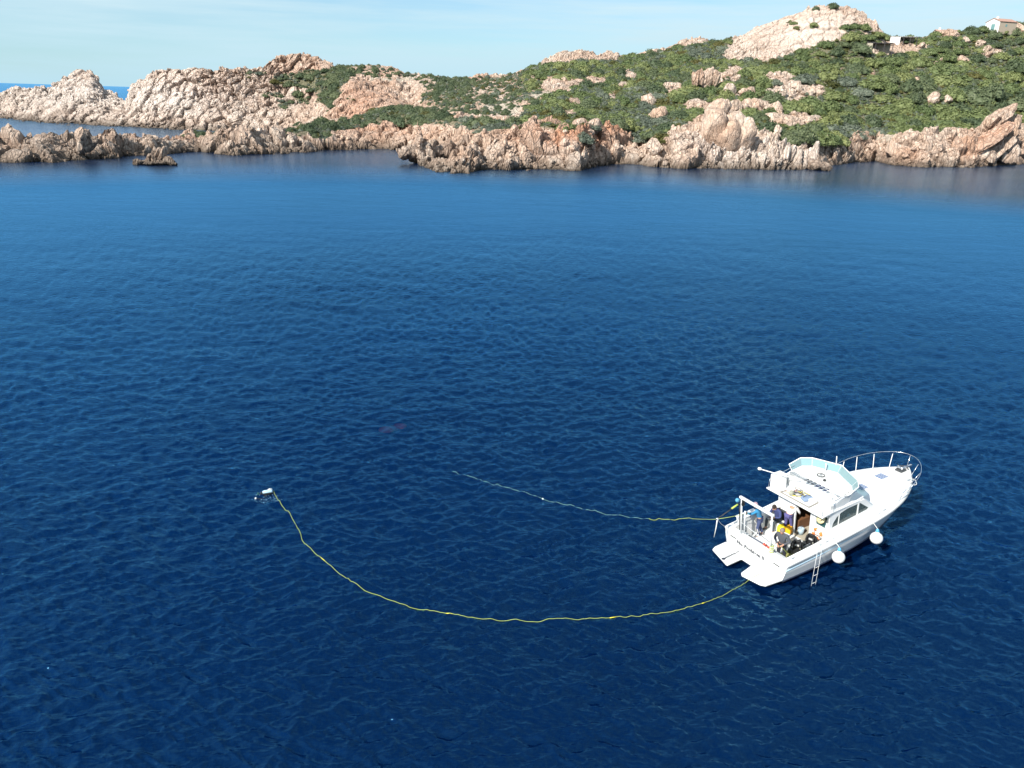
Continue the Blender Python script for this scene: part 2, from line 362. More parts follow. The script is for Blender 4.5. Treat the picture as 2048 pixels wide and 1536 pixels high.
# ---- relief: tilted, elongated angular blocks of granite
def block_coords(P, sx, sz, tilt, yaw=0.35):
    c, s = math.cos(yaw), math.sin(yaw)
    x = P[:, 0] * c + P[:, 1] * s; y = -P[:, 0] * s + P[:, 1] * c; z = P[:, 2]
    ct, st = math.cos(tilt), math.sin(tilt)
    x2 = x * ct - z * st; z2 = x * st + z * ct
    return np.stack([x2 / sx, y / sx, z2 / sz], 1)
def crags(P, big=1.0, tilt=0.45, seed=3):
    """displacement (dx, dy, dz) of a rock surface"""
    wp = P + np.stack([vnoise(P * 0.22, 31), vnoise(P * 0.22, 32), vnoise(P * 0.22, 33)], 1) * 1.6
    n0 = fbm(P * 0.055, 3, seed, 0.55)
    n1 = fbm(P * np.array([.20, .20, .05]), 3, seed + 5, 0.5, True)
    f1, f2, r1, g1 = voro(block_coords(wp, 5.2, 11.0, tilt), seed + 9)
    e1, e2, r2, g2 = voro(block_coords(wp, 1.9, 4.6, tilt * 0.8, 0.9), seed + 19)
    d1, d2, r3, g3 = voro(block_coords(wp, 0.85, 1.5, tilt * 0.5, 0.2), seed + 29)
    slab = np.clip(vnoise(P * 0.045, 55) * 1.8 + .35, 0.06, 1)       # some faces are smooth slabs, others broken
    crack1 = np.clip((f2 - f1) / 0.16, 0, 1); crack2 = np.clip((e2 - e1) / 0.18, 0, 1)
    up = n0 * 2.2 + n1 * 1.9 + (r1 - .5) * 5.2 * big + g1[:, 2] * 1.0 + (crack1 - 1) * 2.4 + slab * ((r2 - .5) * 2.9 * big + (crack2 - 1) * 1.0 + g2[:, 0] * .6 + (r3 - .5) * 1.0)
    out = n0 * 1.3 + (r1 - .5) * 3.4 * big + (crack1 - 1) * 2.2 + slab * ((r2 - .5) * 2.4 * big + (crack2 - 1) * .8 + (r3 - .5) * 0.8 + g2[:, 2] * .3)
    side = (r2 - .5) * .7 + (r3 - .5) * .35
    return up, out, side, r1, r2, crack1 * crack2

rk = rock
shore_fade = np.clip((P0[:, 2] + 2.5) / 3.0, 0.35, 1)
upd, outd, sided, rr1, rr2, crk = crags(P0)
# horizontal outward direction of the slope (downhill), from the smoothed base grid
Zb = Zg.copy()
gy = np.gradient(Zb, axis=0) / np.maximum(np.gradient(Yg, axis=0), .05)
gy = np.clip(gy, -3, 3).reshape(-1)
steep = np.clip(np.abs(gy), 0, 1.5) / 1.5
amp = rk * shore_fade
# distance factor: survey crest lines stay where they are, big crags far off are rounder
TT = np.repeat(Tg, NU)
peak = np.exp(-(((pxv - 1620) / 130) ** 2 + ((pyv - 60) / 60) ** 2))
amp_r = amp * (1 - 0.45 * np.clip(peak * 1.5, 0, 1))
dz = upd * amp_r * (0.42 + 0.4 * (TT < 4)) * (1 - .35 * steep)
dy = -outd * amp_r * steep * 0.95
dx = sided * amp_r
soil = fbm(P0 * 0.12, 4, 71) * 0.9 + fbm(P0 * 0.9, 2, 75) * 0.15
dz = dz + soil * (1 - rk) * (P0[:, 2] > -1)
P = P0 + np.stack([dx, dy, dz], 1)
P[:NU, 2] = -9
idx = np.arange(NV * NU).reshape(NV, NU)
quads = np.stack([idx[:-1, :-1], idx[:-1, 1:], idx[1:, 1:], idx[1:, :-1]], -1).reshape(-1, 4)

def np_mesh(name, P, quads, attrs, mat, smooth=False):
    me = bpy.data.meshes.new(name)
    me.vertices.add(len(P)); me.vertices.foreach_set('co', P.astype(np.float32).ravel())
    me.loops.add(len(quads) * 4); me.loops.foreach_set('vertex_index', quads.astype(np.int32).ravel())
    me.polygons.add(len(quads)); me.polygons.foreach_set('loop_start', np.arange(0, len(quads) * 4, 4, dtype=np.int32))
    try: me.polygons.foreach_set('loop_total', np.full(len(quads), 4, np.int32))
    except Exception: pass
    me.update(calc_edges=True)
    if smooth: me.shade_smooth()
    else: me.shade_flat()
    for k, v in attrs.items():
        a = me.attributes.new(k, 'FLOAT', 'POINT'); a.data.foreach_set('value', v.astype(np.float32).ravel())
    me.materials.append(mat)
    o = bpy.data.objects.new(name, me); COL.objects.link(o)
    return o

# iron-red stain zones and pale salt-bleached zones of the granite
def blob(cx, cy, rx, ry):
    return np.exp(-(((pxv - cx) / rx) ** 2 + ((pyv - cy) / ry) ** 2))
red = np.clip(.55 * blob(730, 200, 70, 45) + blob(1130, 275, 90, 22) + .7 * blob(1215, 270, 50, 18) + .5 * blob(780, 262, 110, 18) + .6 * blob(330, 272, 90, 9) + .35 * blob(700, 215, 40, 50) + .5 * blob(1935, 290, 30, 25)
              + .3 * blob(420, 175, 120, 30) + .3 * blob(1820, 305, 60, 12) + .35 * blob(600, 150, 60, 30), 0, 1)
pale = np.clip(blob(120, 190, 190, 60) * 1.0 + .45 * blob(460, 190, 200, 60) + .5 * blob(330, 200, 90, 40) + .8 * blob(1430, 290, 60, 30) + .6 * blob(1520, 320, 90, 20) + .25 * blob(1600, 70, 150, 60) * 2.6 + .3 * blob(1450, 170, 200, 30), 0, 1)
grey = np.clip(.9 * blob(80, 300, 190, 28) + .5 * blob(480, 290, 120, 22) + .35 * blob(900, 325, 120, 20), 0, 1)

def rock_material(name):
    k = N(name)
    geo = k.n('NewGeometry'); pos = geo.outputs['Position']
    def at(nm):
        q = k.n('Attribute'); q.attribute_name = nm
        q2 = k.n('Attribute'); q2.attribute_type = 'INSTANCER'; q2.attribute_name = nm
        return k.math('MAXIMUM', q.outputs['Fac'], q2.outputs['Fac'])
    sep = k.n('SeparateXYZ'); k.l(pos, sep.inputs[0])
    nA = k.noise(0.06, 7, 0.66, pos); nB = k.noise(0.55, 6, 0.65, pos); nC = k.noise(3.0, 5, 0.6, pos)
    base = k.mix(k.mr(nA, .38, .62), (0.60, 0.42, 0.31), (0.80, 0.68, 0.57))
    base = k.mix(k.mr(nB, .35, .7, 0, .75), base, (0.52, 0.35, 0.25))
    base = k.mix(k.math('MULTIPLY', at('red'), k.mr(nB, .2, .7, .35, 1.0)), base, (0.58, 0.27, 0.15))
    base = k.mix(k.math('MULTIPLY', at('pale'), k.mr(nC, .2, .8, .6, 1.0)), base, (0.78, 0.70, 0.63))
    base = k.mix(k.math('MULTIPLY', at('grey'), k.mr(nB, .2, .6, .4, .95)), base, (0.25, 0.205, 0.17))
    # lichen and weathering specks
    base = k.mix(k.mr(k.noise(1.7, 8, .75, pos), .56, .68, 0, .55), base, (0.22, 0.18, 0.14))
    base = k.mix(k.mr(k.noise(2.6, 8, .7, pos, .5), .58, .66, 0, .4), base, (0.62, 0.54, 0.46))
    # joint lines are coloured darker
    base = k.mix(k.mr(at('joint'), .4, 1.0, 0, .5), base, (0.20, 0.135, 0.10))
    # fine joints: stretched, tilted crack network
    mpj = k.n('Mapping'); mpj.inputs['Rotation'].default_value = (.2, .45, .5); mpj.inputs['Scale'].default_value = (1.0, .8, .27); wv = k.n('VectorMath'); wv.operation = 'ADD'
    nv = k.n('TexNoise'); nv.inputs['Scale'].default_value = .5; nv.inputs['Detail'].default_value = 4; k.l(pos, nv.inputs['Vector']); k.l(pos, wv.inputs[0]); k.l(nv.outputs['Color'], wv.inputs[1]); k.l(wv.outputs[0], mpj.inputs[0])
    def vor(sc):
        q = k.n('TexVoronoi'); q.feature = 'DISTANCE_TO_EDGE'; q.inputs['Scale'].default_value = sc; k.l(mpj.outputs[0], q.inputs['Vector']); return q.outputs['Distance']
    j1, j2 = k.mr(vor(.42), 0, .07), k.mr(vor(1.25), 0, .09)
    joints = k.math('MULTIPLY', j1, k.mr(j2, 0, 1, .45, 1))
    base = k.mix(k.math('MULTIPLY', k.mr(joints, 0, .75, .55, 0), k.mr(at('smooth'), 0, 1, 1.15, .12)), base, (0.20, 0.13, 0.10))
    # tide band: dark, olive-brown algae above the water
    band = k.math('ADD', sep.outputs[2], k.math('MULTIPLY', nB, -2.6))
    base = k.mix(k.mr(band, 2.2, -0.6, 0, .72), base, (0.13, 0.10, 0.075))
    base = k.mix(k.mr(band, -0.6, -1.5, 0, .9), base, (0.035, 0.030, 0.022))
    # soil, litter and low ground cover where scrub grows
    soil = k.mix(k.mr(nB, .35, .65), (0.16, 0.15, 0.09), (0.30, 0.26, 0.18))
    soil = k.mix(k.mr(nC, .45, .62, 0, .85), soil, (0.10, 0.12, 0.055))
    c = k.mix(k.mr(at('green'), .38, .8), base, soil)
    c = k.mix(k.mr(at('sand'), .25, .8, 0, .85), c, k.mix(nC, (0.50, 0.42, 0.33), (0.62, 0.55, 0.45)))
    k.l(c, k.p.inputs['Base Color'])
    k.p.inputs['Roughness'].default_value = 0.88
    k.p.inputs['Specular IOR Level'].default_value = 0.25
    h = k.math('ADD', k.math('MULTIPLY', k.noise(1.6, 8, .65, pos), 1.0), k.math('MULTIPLY', nC, .35))
    h = k.math('ADD', h, k.math('MULTIPLY', k.math('MULTIPLY', joints, .8), k.mr(at('smooth'), 0, 1, 1, .3)))
    k.bump(h, 0.95, 0.6)
    return k.m
ROCK = rock_material('granite')
terrain = np_mesh('terrain', P, quads, {'green': gsm.reshape(-1), 'sand': sand.reshape(-1), 'red': red, 'pale': pale, 'grey': grey, 'joint': 1 - crk, 'smooth': np.clip(peak * .85, 0, 1)}, ROCK)
tag(terrain, 'rocky pink granite coast with scrub covered slope behind the bay', kind='structure')

# ------------------------------------------------------------------ water
def water_material():
    k = N('sea_water')
    geo = k.n('NewGeometry'); pos = geo.outputs['Position']
    k.t.nodes.remove(k.p)
    def mapped(rot, sc):
        m = k.n('Mapping'); m.inputs['Rotation'].default_value = (0, 0, R_(rot)); m.inputs['Scale'].default_value = sc; k.l(pos, m.inputs[0]); return m.outputs[0]
    def ridge(v):          # peaked crests, broad troughs
        return k.math('SUBTRACT', 1.0, k.math('ABSOLUTE', k.math('SUBTRACT', k.math('MULTIPLY', v, 2.0), 1.0)))
    # two crossing ripple trains and the small chop on them
    a = ridge(k.noise(1.0, 2, .5, mapped(-24, (0.95, 1.9, 1)), .5))
    b = ridge(k.noise(1.0, 2, .5, mapped(20, (1.05, 2.3, 1)), .4))
    c = ridge(k.noise(1.0, 2, .5, mapped(-6, (3.0, 5.2, 1)), .4))
    d = k.noise(1.0, 3, .5, mapped(15, (0.12, 0.30, 1)), .3)
    h = k.math('ADD', k.math('ADD', k.math('MULTIPLY', k.math('POWER', a, 1.7), .115), k.math('MULTIPLY', k.math('POWER', b, 1.7), .09)),
               k.math('ADD', k.math('MULTIPLY', c, .022), k.math('MULTIPLY', d, .30)))
    # wind patches: calmer and rougher zones
    patch = k.noise(1.0, 3, .55, mapped(12, (0.012, 0.035, 1)), .8)
    cd_ = k.n('VectorMath'); cd_.operation = 'LENGTH'; k.l(pos, cd_.inputs[0])
    far = k.mr(cd_.outputs['Value'], 60, 150, .55, .8)      # where the mesh carries the ripples the relief map only adds the finest
    h2 = k.math('MULTIPLY', k.math('MULTIPLY', h, far), k.mr(patch, .35, .65, .7, 1.12))
    bp = k.n('Bump'); bp.inputs['Strength'].default_value = 1.0; bp.inputs['Distance'].default_value = WAVE_DIST
    k.l(h2, bp.inputs['Height'])
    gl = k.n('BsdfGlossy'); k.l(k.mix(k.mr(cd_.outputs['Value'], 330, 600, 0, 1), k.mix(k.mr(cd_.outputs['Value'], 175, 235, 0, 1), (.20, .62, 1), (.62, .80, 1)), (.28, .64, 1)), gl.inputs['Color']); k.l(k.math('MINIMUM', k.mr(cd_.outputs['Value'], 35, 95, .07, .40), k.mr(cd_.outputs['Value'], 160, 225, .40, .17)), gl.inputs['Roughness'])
    k.l(bp.outputs[0], gl.inputs['Normal'])
    df = k.n('BsdfDiffuse'); 
    deep = k.mix(k.mr(k.noise(1, 3, .5, mapped(30, (0.015, 0.02, 1)), 0), .35, .65), (0.0005, 0.013, 0.064), (0.0008, 0.025, 0.112))
    k.l(deep, df.inputs['Color']); k.l(bp.outputs[0], df.inputs['Normal'])
    tr = k.n('BsdfTransparent'); tr.inputs['Color'].default_value = (0.78, 0.74, 0.78, 1)
    body = k.n('MixShader'); body.inputs[0].default_value = 0.5
    k.l(df.outputs[0], body.inputs[1]); k.l(tr.outputs[0], body.inputs[2])
    fr = k.n('Fresnel'); fr.inputs['IOR'].default_value = 1.54; k.l(bp.outputs[0], fr.inputs['Normal'])
    ms = k.n('MixShader'); k.l(fr.outputs[0], ms.inputs[0]); k.l(body.outputs[0], ms.inputs[1]); k.l(gl.outputs[0], ms.inputs[2])
    k.l(ms.outputs[0], k.out.inputs['Surface'])
    return k.m
WAVE_DIST = 0.42
WATER = water_material()
yy = [-400, -60, 0, 40, 100, 200, 400, 800, 2000, 6000, 45000]; xx = [-45000, -6000, -2000, -600, -200, -60, 0, 60, 200, 600, 2000, 6000, 45000]
fs = []
for j in range(len(yy) - 1):
    for i in range(len(xx) - 1):
        a = j * len(xx) + i; fs.append((a, a + 1, a + 1 + len(xx), a + len(xx)))
# water surface: a fan of cells that are finest near the viewer, with real ripples out to 140 m, flat to the horizon beyond
sdep = np.linspace(1 / 13.5, 1 / 150.0, 540); wr = 1 / sdep
wr = np.concatenate([[0.5, 4, 8, 11, 12.5], wr, [175, 220, 300, 450, 800, 1600, 4000, 12000, 45000]])
wa = np.concatenate([np.linspace(-3.1416, -0.80, 40)[:-1], np.linspace(-0.80, 0.80, 760)[:-1], np.linspace(0.80, 3.1416, 40)])
WX = np.sin(wa)[None, :] * wr[:, None]; WY = np.cos(wa)[None, :] * wr[:, None]
WP = np.stack([WX, WY, np.zeros_like(WX)], -1).reshape(-1, 3)
def rot2(Pp, deg, sx, sy):
    a = R_(deg); return np.stack([(Pp[:, 0] * math.cos(a) - Pp[:, 1] * math.sin(a)) * sx, (Pp[:, 0] * math.sin(a) + Pp[:, 1] * math.cos(a)) * sy, np.full(len(Pp), .37)], 1)
def gnoise(q, seed):
    return fbm(q + np.stack([vnoise(q * .7, seed + 1), vnoise(q * .7, seed + 2), 0 * q[:, 0]], 1) * .35, 2, seed, .45)
def rdg(v, pw): return (1 - np.abs(np.clip(v * 1.5, -1, 1))) ** pw
rad = np.repeat(wr, len(wa))
def wave_h(Q):
    h_ = (rdg(gnoise(rot2(Q, -27, .72, 2.3), 300), 1.9) * .128 + rdg(gnoise(rot2(Q, 25, .9, 2.8), 310), 1.9) * .098
          + rdg(gnoise(rot2(Q, -4, 3.0, 5.6), 320), 1.5) * .044 + gnoise(rot2(Q, 15, .16, .34), 330) * .10)
    h_ = h_ * (0.74 + 0.26 * np.clip((np.hypot(Q[:, 0], Q[:, 1]) - 20) / 14, 0, 1))
    return h_ * (0.75 + 0.5 * (vnoise(Q * np.array([.03, .06, 0]) + 3.3, 340) * .5 + .5)) - 0.09
def wave_z(x, y):
    return float(wave_h(np.array([[x, y, 0.0]]))[0])
hw = wave_h(WP)
WP[:, 2] = hw * np.clip((140 - rad) / 60, 0, 1) * np.clip((rad - 9) / 3, 0, 1)
wi = np.arange(len(WP)).reshape(len(wr), len(wa))
wq = np.stack([wi[:-1, :-1], wi[:-1, 1:], wi[1:, 1:], wi[1:, :-1]], -1).reshape(-1, 4)
sea = np_mesh('sea_water', WP, wq, {}, WATER, smooth=True)
tag(sea, 'deep blue rippled sea of the bay', kind='structure')
k = N('seabed_deep'); geo = k.n('NewGeometry')
k.l(k.mix(k.noise(.05, 5, .6, geo.outputs['Position']), (0.001, 0.008, 0.034), (0.0015, 0.013, 0.05)), k.p.inputs['Base Color']); k.p.inputs['Roughness'].default_value = 1; k.p.inputs['Specular IOR Level'].default_value = 0
bed = mesh_obj('seabed', [(x, y, -9.5) for y in yy for x in xx], fs, k.m)
tag(bed, 'dark seabed far under the water', kind='structure')

# ------------------------------------------------------------------ scrub
def leaf_material(name, dark, mid, lite):
    k = N(name)
    oi = k.n('ObjectInfo'); geo = k.n('NewGeometry'); tco = k.n('TexCoord').outputs['Object']
    f = k.noise(2.2, 5, .6, tco)
    c = k.mix(k.mr(f, .3, .7), dark, mid)
    c = k.mix(k.mr(k.noise(9.0, 3, .5, tco), .48, .7, 0, .8), c, lite)
    hv = k.n('HueSaturation'); k.l(c, hv.inputs['Color'])
    k.l(k.mr(oi.outputs['Random'], 0, 1, .475, .522), hv.inputs['Hue']); k.l(k.mr(oi.outputs['Random'], 0, 1, 1.3, .75), hv.inputs['Value'])
    k.l(hv.outputs[0], k.p.inputs['Base Color']); k.p.inputs['Roughness'].default_value = .6
    k.p.inputs['Specular IOR Level'].default_value = .3
    k.t.nodes.remove
    tl = k.n('BsdfTranslucent'); k.l(hv.outputs[0], tl.inputs['Color']); ms = k.n('MixShader'); ms.inputs[0].default_value = .22
    k.l(k.p.outputs[0], ms.inputs[1]); k.l(tl.outputs[0], ms.inputs[2]); k.l(ms.outputs[0], k.out.inputs['Surface'])
    return k.m
KINDS = {
 'bright green': leaf_material('leaves_bright', (0.120, 0.155, 0.058), (0.165, 0.205, 0.080), (0.25, 0.29, 0.13)),
 'dark green': leaf_material('leaves_dark', (0.070, 0.098, 0.048), (0.105, 0.138, 0.068), (0.17, 0.20, 0.11)),
 'grey green': leaf_material('leaves_grey', (0.090, 0.115, 0.080), (0.155, 0.185, 0.135), (0.27, 0.29, 0.23)),
 'olive': leaf_material('leaves_olive', (0.060, 0.065, 0.018), (0.110, 0.110, 0.030), (0.190, 0.175, 0.060)),
}
TWIG = pm('twig_wood', (0.10, 0.075, 0.055), .9)

def shrub_mesh(name, kind, seed, n=620, leaf=0.062, flat=0.62, spiky=0.0):
    """unit shrub (radius 1): several lobes covered in leaf clusters; ragged outline, gaps between lobes"""
    rng = np.random.default_rng(seed)
    lob = [(0, 0, .28, .62)]
    for i in range(7):
        a = i / 7 * 6.283 + rng.uniform(-.4, .4); r = rng.uniform(.38, .62); lob.append((r * math.cos(a), r * math.sin(a), rng.uniform(.1, .34), rng.uniform(.28, .44)))
    for i in range(4):
        a = rng.uniform(0, 6.28); r = rng.uniform(.1, .4); lob.append((r * math.cos(a), r * math.sin(a), rng.uniform(.42, .62), rng.uniform(.2, .36)))
    V, F = [], []
    wts = np.array([l[3] ** 2 for l in lob]); wts /= wts.sum()
    cnt = 0
    while cnt < n:
        l = lob[rng.choice(len(lob), p=wts)]
        d = rng.normal(size=3); d /= np.linalg.norm(d)
        if d[2] < -.35: continue
        rr = l[3] * (1 + rng.normal() * .07 + (rng.random() ** 4) * .35 * spiky)
        p = np.array([l[0], l[1], l[2]]) + d * rr
        if p[2] < -.02 or any(np.linalg.norm(p - np.array(q[:3])) < q[3] * .84 for q in lob if q is not l): 
            if rng.random() < .93: continue
        p[2] *= flat / .62 * 1.0
        s = leaf * rng.uniform(.6, 1.5)
        nrm = d + rng.normal(size=3) * .55; nrm /= np.linalg.norm(nrm)
        t = np.cross(nrm, rng.normal(size=3)); t /= np.linalg.norm(t); b = np.cross(nrm, t)
        i0 = len(V); tw = rng.uniform(.5, 1.0)
        V += [p + t * s, p + b * s * tw + nrm * s * .3, p - t * s, p - b * s * tw]
        F.append((i0, i0 + 1, i0 + 2, i0 + 3)); cnt += 1
    # inner shade-casting body, smaller than the leaf shell
    for l in lob:
        i0 = len(V); m, nn = 7, 4
        for j in range(nn + 1):
            ph = -0.3 + (math.pi / 2 + .3) * j / nn
            for i in range(m):
                th = 6.283 * i / m; q = l[3] * .86 * (1 + rng.normal() * .05)
                V.append(np.array([l[0] + q * math.cos(ph) * math.cos(th), l[1] + q * math.cos(ph) * math.sin(th), (l[2] + q * math.sin(ph)) * flat / .62]))
        for j in range(nn):
            for i in range(m):
                a, b2 = i0 + j * m + i, i0 + j * m + (i + 1) % m; F.append((a, b2, b2 + m, a + m))
    me = bpy.data.meshes.new(name); me.from_pydata([tuple(map(float, v)) for v in V], [], F); me.materials.append(KINDS[kind]); me.update()
    return me
SHRUBS = {}
for ki, kd in enumerate(KINDS):
    SHRUBS[kd] = [shrub_mesh('shrub_' + kd.replace(' ', '_'), kd, 40 + ki * 10 + j, n=560, leaf=[.062, .058, .05, .055][ki], flat=[.55, .66, .5, .5][ki], spiky=[.15, .35, .9, .5][ki]) for j in range(4)]

PG = P.reshape(NV, NU, 3)
rng = np.random.default_rng(12)
# candidate sites: cells of the terrain weighted by true area and scrub cover
A = PG[:-1, :-1]; B = PG[:-1, 1:]; C = PG[1:, :-1]
area = np.linalg.norm(np.cross((B - A).reshape(-1, 3), (C - A).reshape(-1, 3)), axis=1).reshape(NV - 1, NU - 1)
cov = gsm[:-1, :-1]
pxg, pyg = pxv.reshape(NV, NU), pyv.reshape(NV, NU)
infr = ((pxg > -260) & (pxg < 2300))[:-1, :-1]
rowT = Tg[:-1]
ok = (rowT < 8.35) & (rowT > 2.3)
wgt = area * np.where(cov > .3, cov ** 1.9, 0) * infr * ok[:, None] * (A[..., 2] > 1.2)
wf = wgt.ravel() / wgt.sum()
def sites(n, seed):
    r = np.random.default_rng(seed)
    c = r.choice(len(wf), n, p=wf); i, j = np.divmod(c, NU - 1); a, b = r.random(n), r.random(n)
    p = (PG[i, j] * ((1 - a) * (1 - b))[:, None] + PG[i, j + 1] * ((1 - a) * b)[:, None] + PG[i + 1, j] * (a * (1 - b))[:, None] + PG[i + 1, j + 1] * (a * b)[:, None])
    return p, cov[i, j], pxg[i, j], pyg[i, j]
sp, sc, spx, spy = sites(24000, 5)
tone = fbm(sp * 0.022, 3, 210) + 0.5 * fbm(sp * 0.11, 2, 220)
size = 1.2 + 3.6 * rng.random(len(sp)) ** 1.9
size *= np.clip(.55 + .6 * sc, .5, 1.1) * (1 + .35 * np.clip(fbm(sp * .03, 2, 230), -1, 1)) * np.where(spx < 1050, .8, 1.0 + .35 * np.clip((spx - 1400) / 300, 0, 1) * np.clip((spy - 90) / 70, 0, 1))
order = np.argsort(-size + rng.normal(size=len(size)) * .4)
cell = {}; chosen = []
for q in order:
    x, y, z = sp[q]; r = size[q]; ci, cj = int(x // 5), int(y // 5); good = True
    for a in (-1, 0, 1):
        for b in (-1, 0, 1):
            for (X, Y_, Rr) in cell.get((ci + a, cj + b), ()):
                if (x - X) ** 2 + (y - Y_) ** 2 < (0.60 * (r + Rr)) ** 2: good = False; break
            if not good: break
        if not good: break
    if good:
        cell.setdefault((ci, cj), []).append((x, y, r)); chosen.append(q)
chosen = np.array(chosen)
def kind_of(q):
    t = tone[q] + rng.normal() * .16
    if spx[q] < 1040:
        return 'dark green' if t < .22 else ('grey green' if rng.random() < .6 else 'olive')
    if t > .34: return 'grey green'
    if t < -.42: return 'dark green'
    if .25 < t <= .34 and rng.random() < .4: return 'olive'
    return 'bright green' if rng.random() < .86 else 'dark green'
kinds = [kind_of(q) for q in chosen]
dist = np.linalg.norm(sp[chosen] - np.array([0, 0, CAMH]), axis=1)
vis = (spx[chosen] > 5) & (spx[chosen] < 2043)
show = np.where(vis, size[chosen] / dist, 0)
top = set(np.argsort(-show)[:290].tolist())
PLACE = [(0, 560, 'on the pale left cliffs'), (560, 690, 'left of the pointed crag'), (690, 830, 'by the pointed crag'), (830, 960, 'right of the pointed crag'),
         (960, 1100, 'on the open pale slope'), (1100, 1290, 'above the red shore rocks'), (1290, 1400, 'left of the rounded granite head'), (1400, 1530, 'behind the rounded granite head'),
         (1530, 1660, 'above the white fluted cliff'), (1660, 1780, 'above the small gravel cove'), (1780, 1900, 'below the farm houses'), (1900, 2060, 'beside the leaning rock spire')]
def where(px, py):
    for a, b, s in PLACE:
        if a <= px < b: break
    t = 'high ' if py < 140 else ('low ' if py > 230 else '')
    return t + s
rest = {}; LABS = {}
for n, q in enumerate(chosen):
    kd = kinds[n]; p = sp[q]; r = size[q]; rz = rng.random() * 6.28; vi = int(rng.integers(0, 4)); zs_ = r * rng.uniform(.62, 1.05)
    if n in top:
        o = bpy.data.objects.new('shrub', SHRUBS[kd][vi]); COL.objects.link(o)
        o.location = (p[0], p[1], p[2] - .30 * r); o.scale = (r * rng.uniform(1, 1.35), r * rng.uniform(.7, 1.0), zs_); o.rotation_euler = (0, 0, rz)
        sz = 'large' if r > 3.0 else ('middling' if r > 2.3 else 'small')
        lab = f"{sz} {kd} {'domed' if zs_ > r * .83 else 'flat topped'} shrub {where(spx[q], spy[q])}"
        LABS.setdefault(lab, []).append((spx[q], o))
    else:
        rest.setdefault((kd, vi), []).append((p[0], p[1], p[2] - .30 * r, r, rz, zs_))

ORD = ['second', 'third', 'fourth', 'fifth', 'sixth', 'seventh', 'eighth', 'ninth', 'tenth', 'eleventh', 'twelfth', 'thirteenth', 'fourteenth', 'fifteenth', 'sixteenth', 'seventeenth', 'eighteenth', 'nineteenth', 'twentieth']
def label_row(labs, cat, group):
    split = {}
    for lab, L in labs.items():      # long rows are told apart by how high up the slope they stand
        if len(L) <= 12: split[lab] = L; continue
        ym = float(np.median([t[1].location.y for t in L]))
        for t in L: split.setdefault(('farther ' if t[1].location.y > ym else 'nearer ') + lab, []).append(t)
    labs = split
    for lab, L in labs.items():
        L.sort(key=lambda t: t[0])
        for n, (_, o) in enumerate(L):
            pre = '' if len(L) == 1 else ('leftmost ' if n == 0 else (f'{ORD[min(n - 1, 18)]} ' if n < len(L) - 1 or False else 'rightmost '))
            tag(o, pre + lab, cat, group)
label_row(LABS, 'shrub', 'shrubs on the coast slope')
def scatter(name, me, pts, parent_label, kind='stuff', tints=None):
    """one object: a mesh carrying many instances of `me` through geometry nodes"""
    pm_ = bpy.data.meshes.new(name); pm_.from_pydata([tuple(t[:3]) for t in pts], [], [])
    a = pm_.attributes.new('scl', 'FLOAT_VECTOR', 'POINT'); a.data.foreach_set('vector', np.array([(t[3], t[3], t[5]) for t in pts], np.float32).ravel())
    a = pm_.attributes.new('rot', 'FLOAT_VECTOR', 'POINT'); a.data.foreach_set('vector', np.array([(t[6] if len(t) > 6 else 0, t[7] if len(t) > 7 else 0, t[4]) for t in pts], np.float32).ravel())
    for k_, v_ in (tints or {}).items():
        a = pm_.attributes.new(k_, 'FLOAT', 'POINT'); a.data.foreach_set('value', np.asarray(v_, np.float32))
    o = bpy.data.objects.new(name, pm_); COL.objects.link(o)
    src = bpy.data.objects.new(name + '_source', me)       # unlinked source, read by the node tree only
    g = bpy.data.node_groups.new(name, 'GeometryNodeTree')
    g.interface.new_socket('Geometry', in_out='INPUT', socket_type='NodeSocketGeometry'); g.interface.new_socket('Geometry', in_out='OUTPUT', socket_type='NodeSocketGeometry')
    gi = g.nodes.new('NodeGroupInput'); go = g.nodes.new('NodeGroupOutput'); ins = g.nodes.new('GeometryNodeInstanceOnPoints')
    ob = g.nodes.new('GeometryNodeObjectInfo'); ob.inputs['Object'].default_value = src; ob.inputs['As Instance'].default_value = True
    s1 = g.nodes.new('GeometryNodeInputNamedAttribute'); s1.data_type = 'FLOAT_VECTOR'; s1.inputs[0].default_value = 'scl'
    s2 = g.nodes.new('GeometryNodeInputNamedAttribute'); s2.data_type = 'FLOAT_VECTOR'; s2.inputs[0].default_value = 'rot'
    g.links.new(gi.outputs[0], ins.inputs['Points']); g.links.new(ob.outputs['Geometry'], ins.inputs['Instance'])
    g.links.new(s1.outputs[0], ins.inputs['Scale']); g.links.new(s2.outputs[0], ins.inputs['Rotation']); g.links.new(ins.outputs[0], go.inputs[0])
    md = o.modifiers.new('scatter', 'NODES'); md.node_group = g
    return tag(o, parent_label[0], parent_label[1], kind=kind)
for (kd, vi), pts in rest.items():
    scatter('scrub', SHRUBS[kd][vi], pts, (f'{kd} maquis scrub spread over the hillside in a thick cover', 'scrub'))
# low heath: small tufts between the shrubs
lp, lc, lpx, lpy = sites(24000, 9)
HE = {}
for n in range(len(lp)):
    r = .35 + rng.random() ** 2 * 1.1; kd = 'grey green' if rng.random() < (.62 if lpx[n] < 1300 else .42) else ('olive' if rng.random() < .35 else ('dark green' if lpx[n] < 1050 else 'bright green'))
    HE.setdefault(kd, []).append((lp[n][0], lp[n][1], lp[n][2] - .05, r, rng.random() * 6.28, r * rng.uniform(.7, 1.2)))
for kd, pts in HE.items():
    scatter('heath', shrub_mesh('heath_tuft', kd, 90, n=90, leaf=.16, flat=.55, spiky=.8), pts, (f'low {kd} heath tufts growing between the larger shrubs', 'heath'))

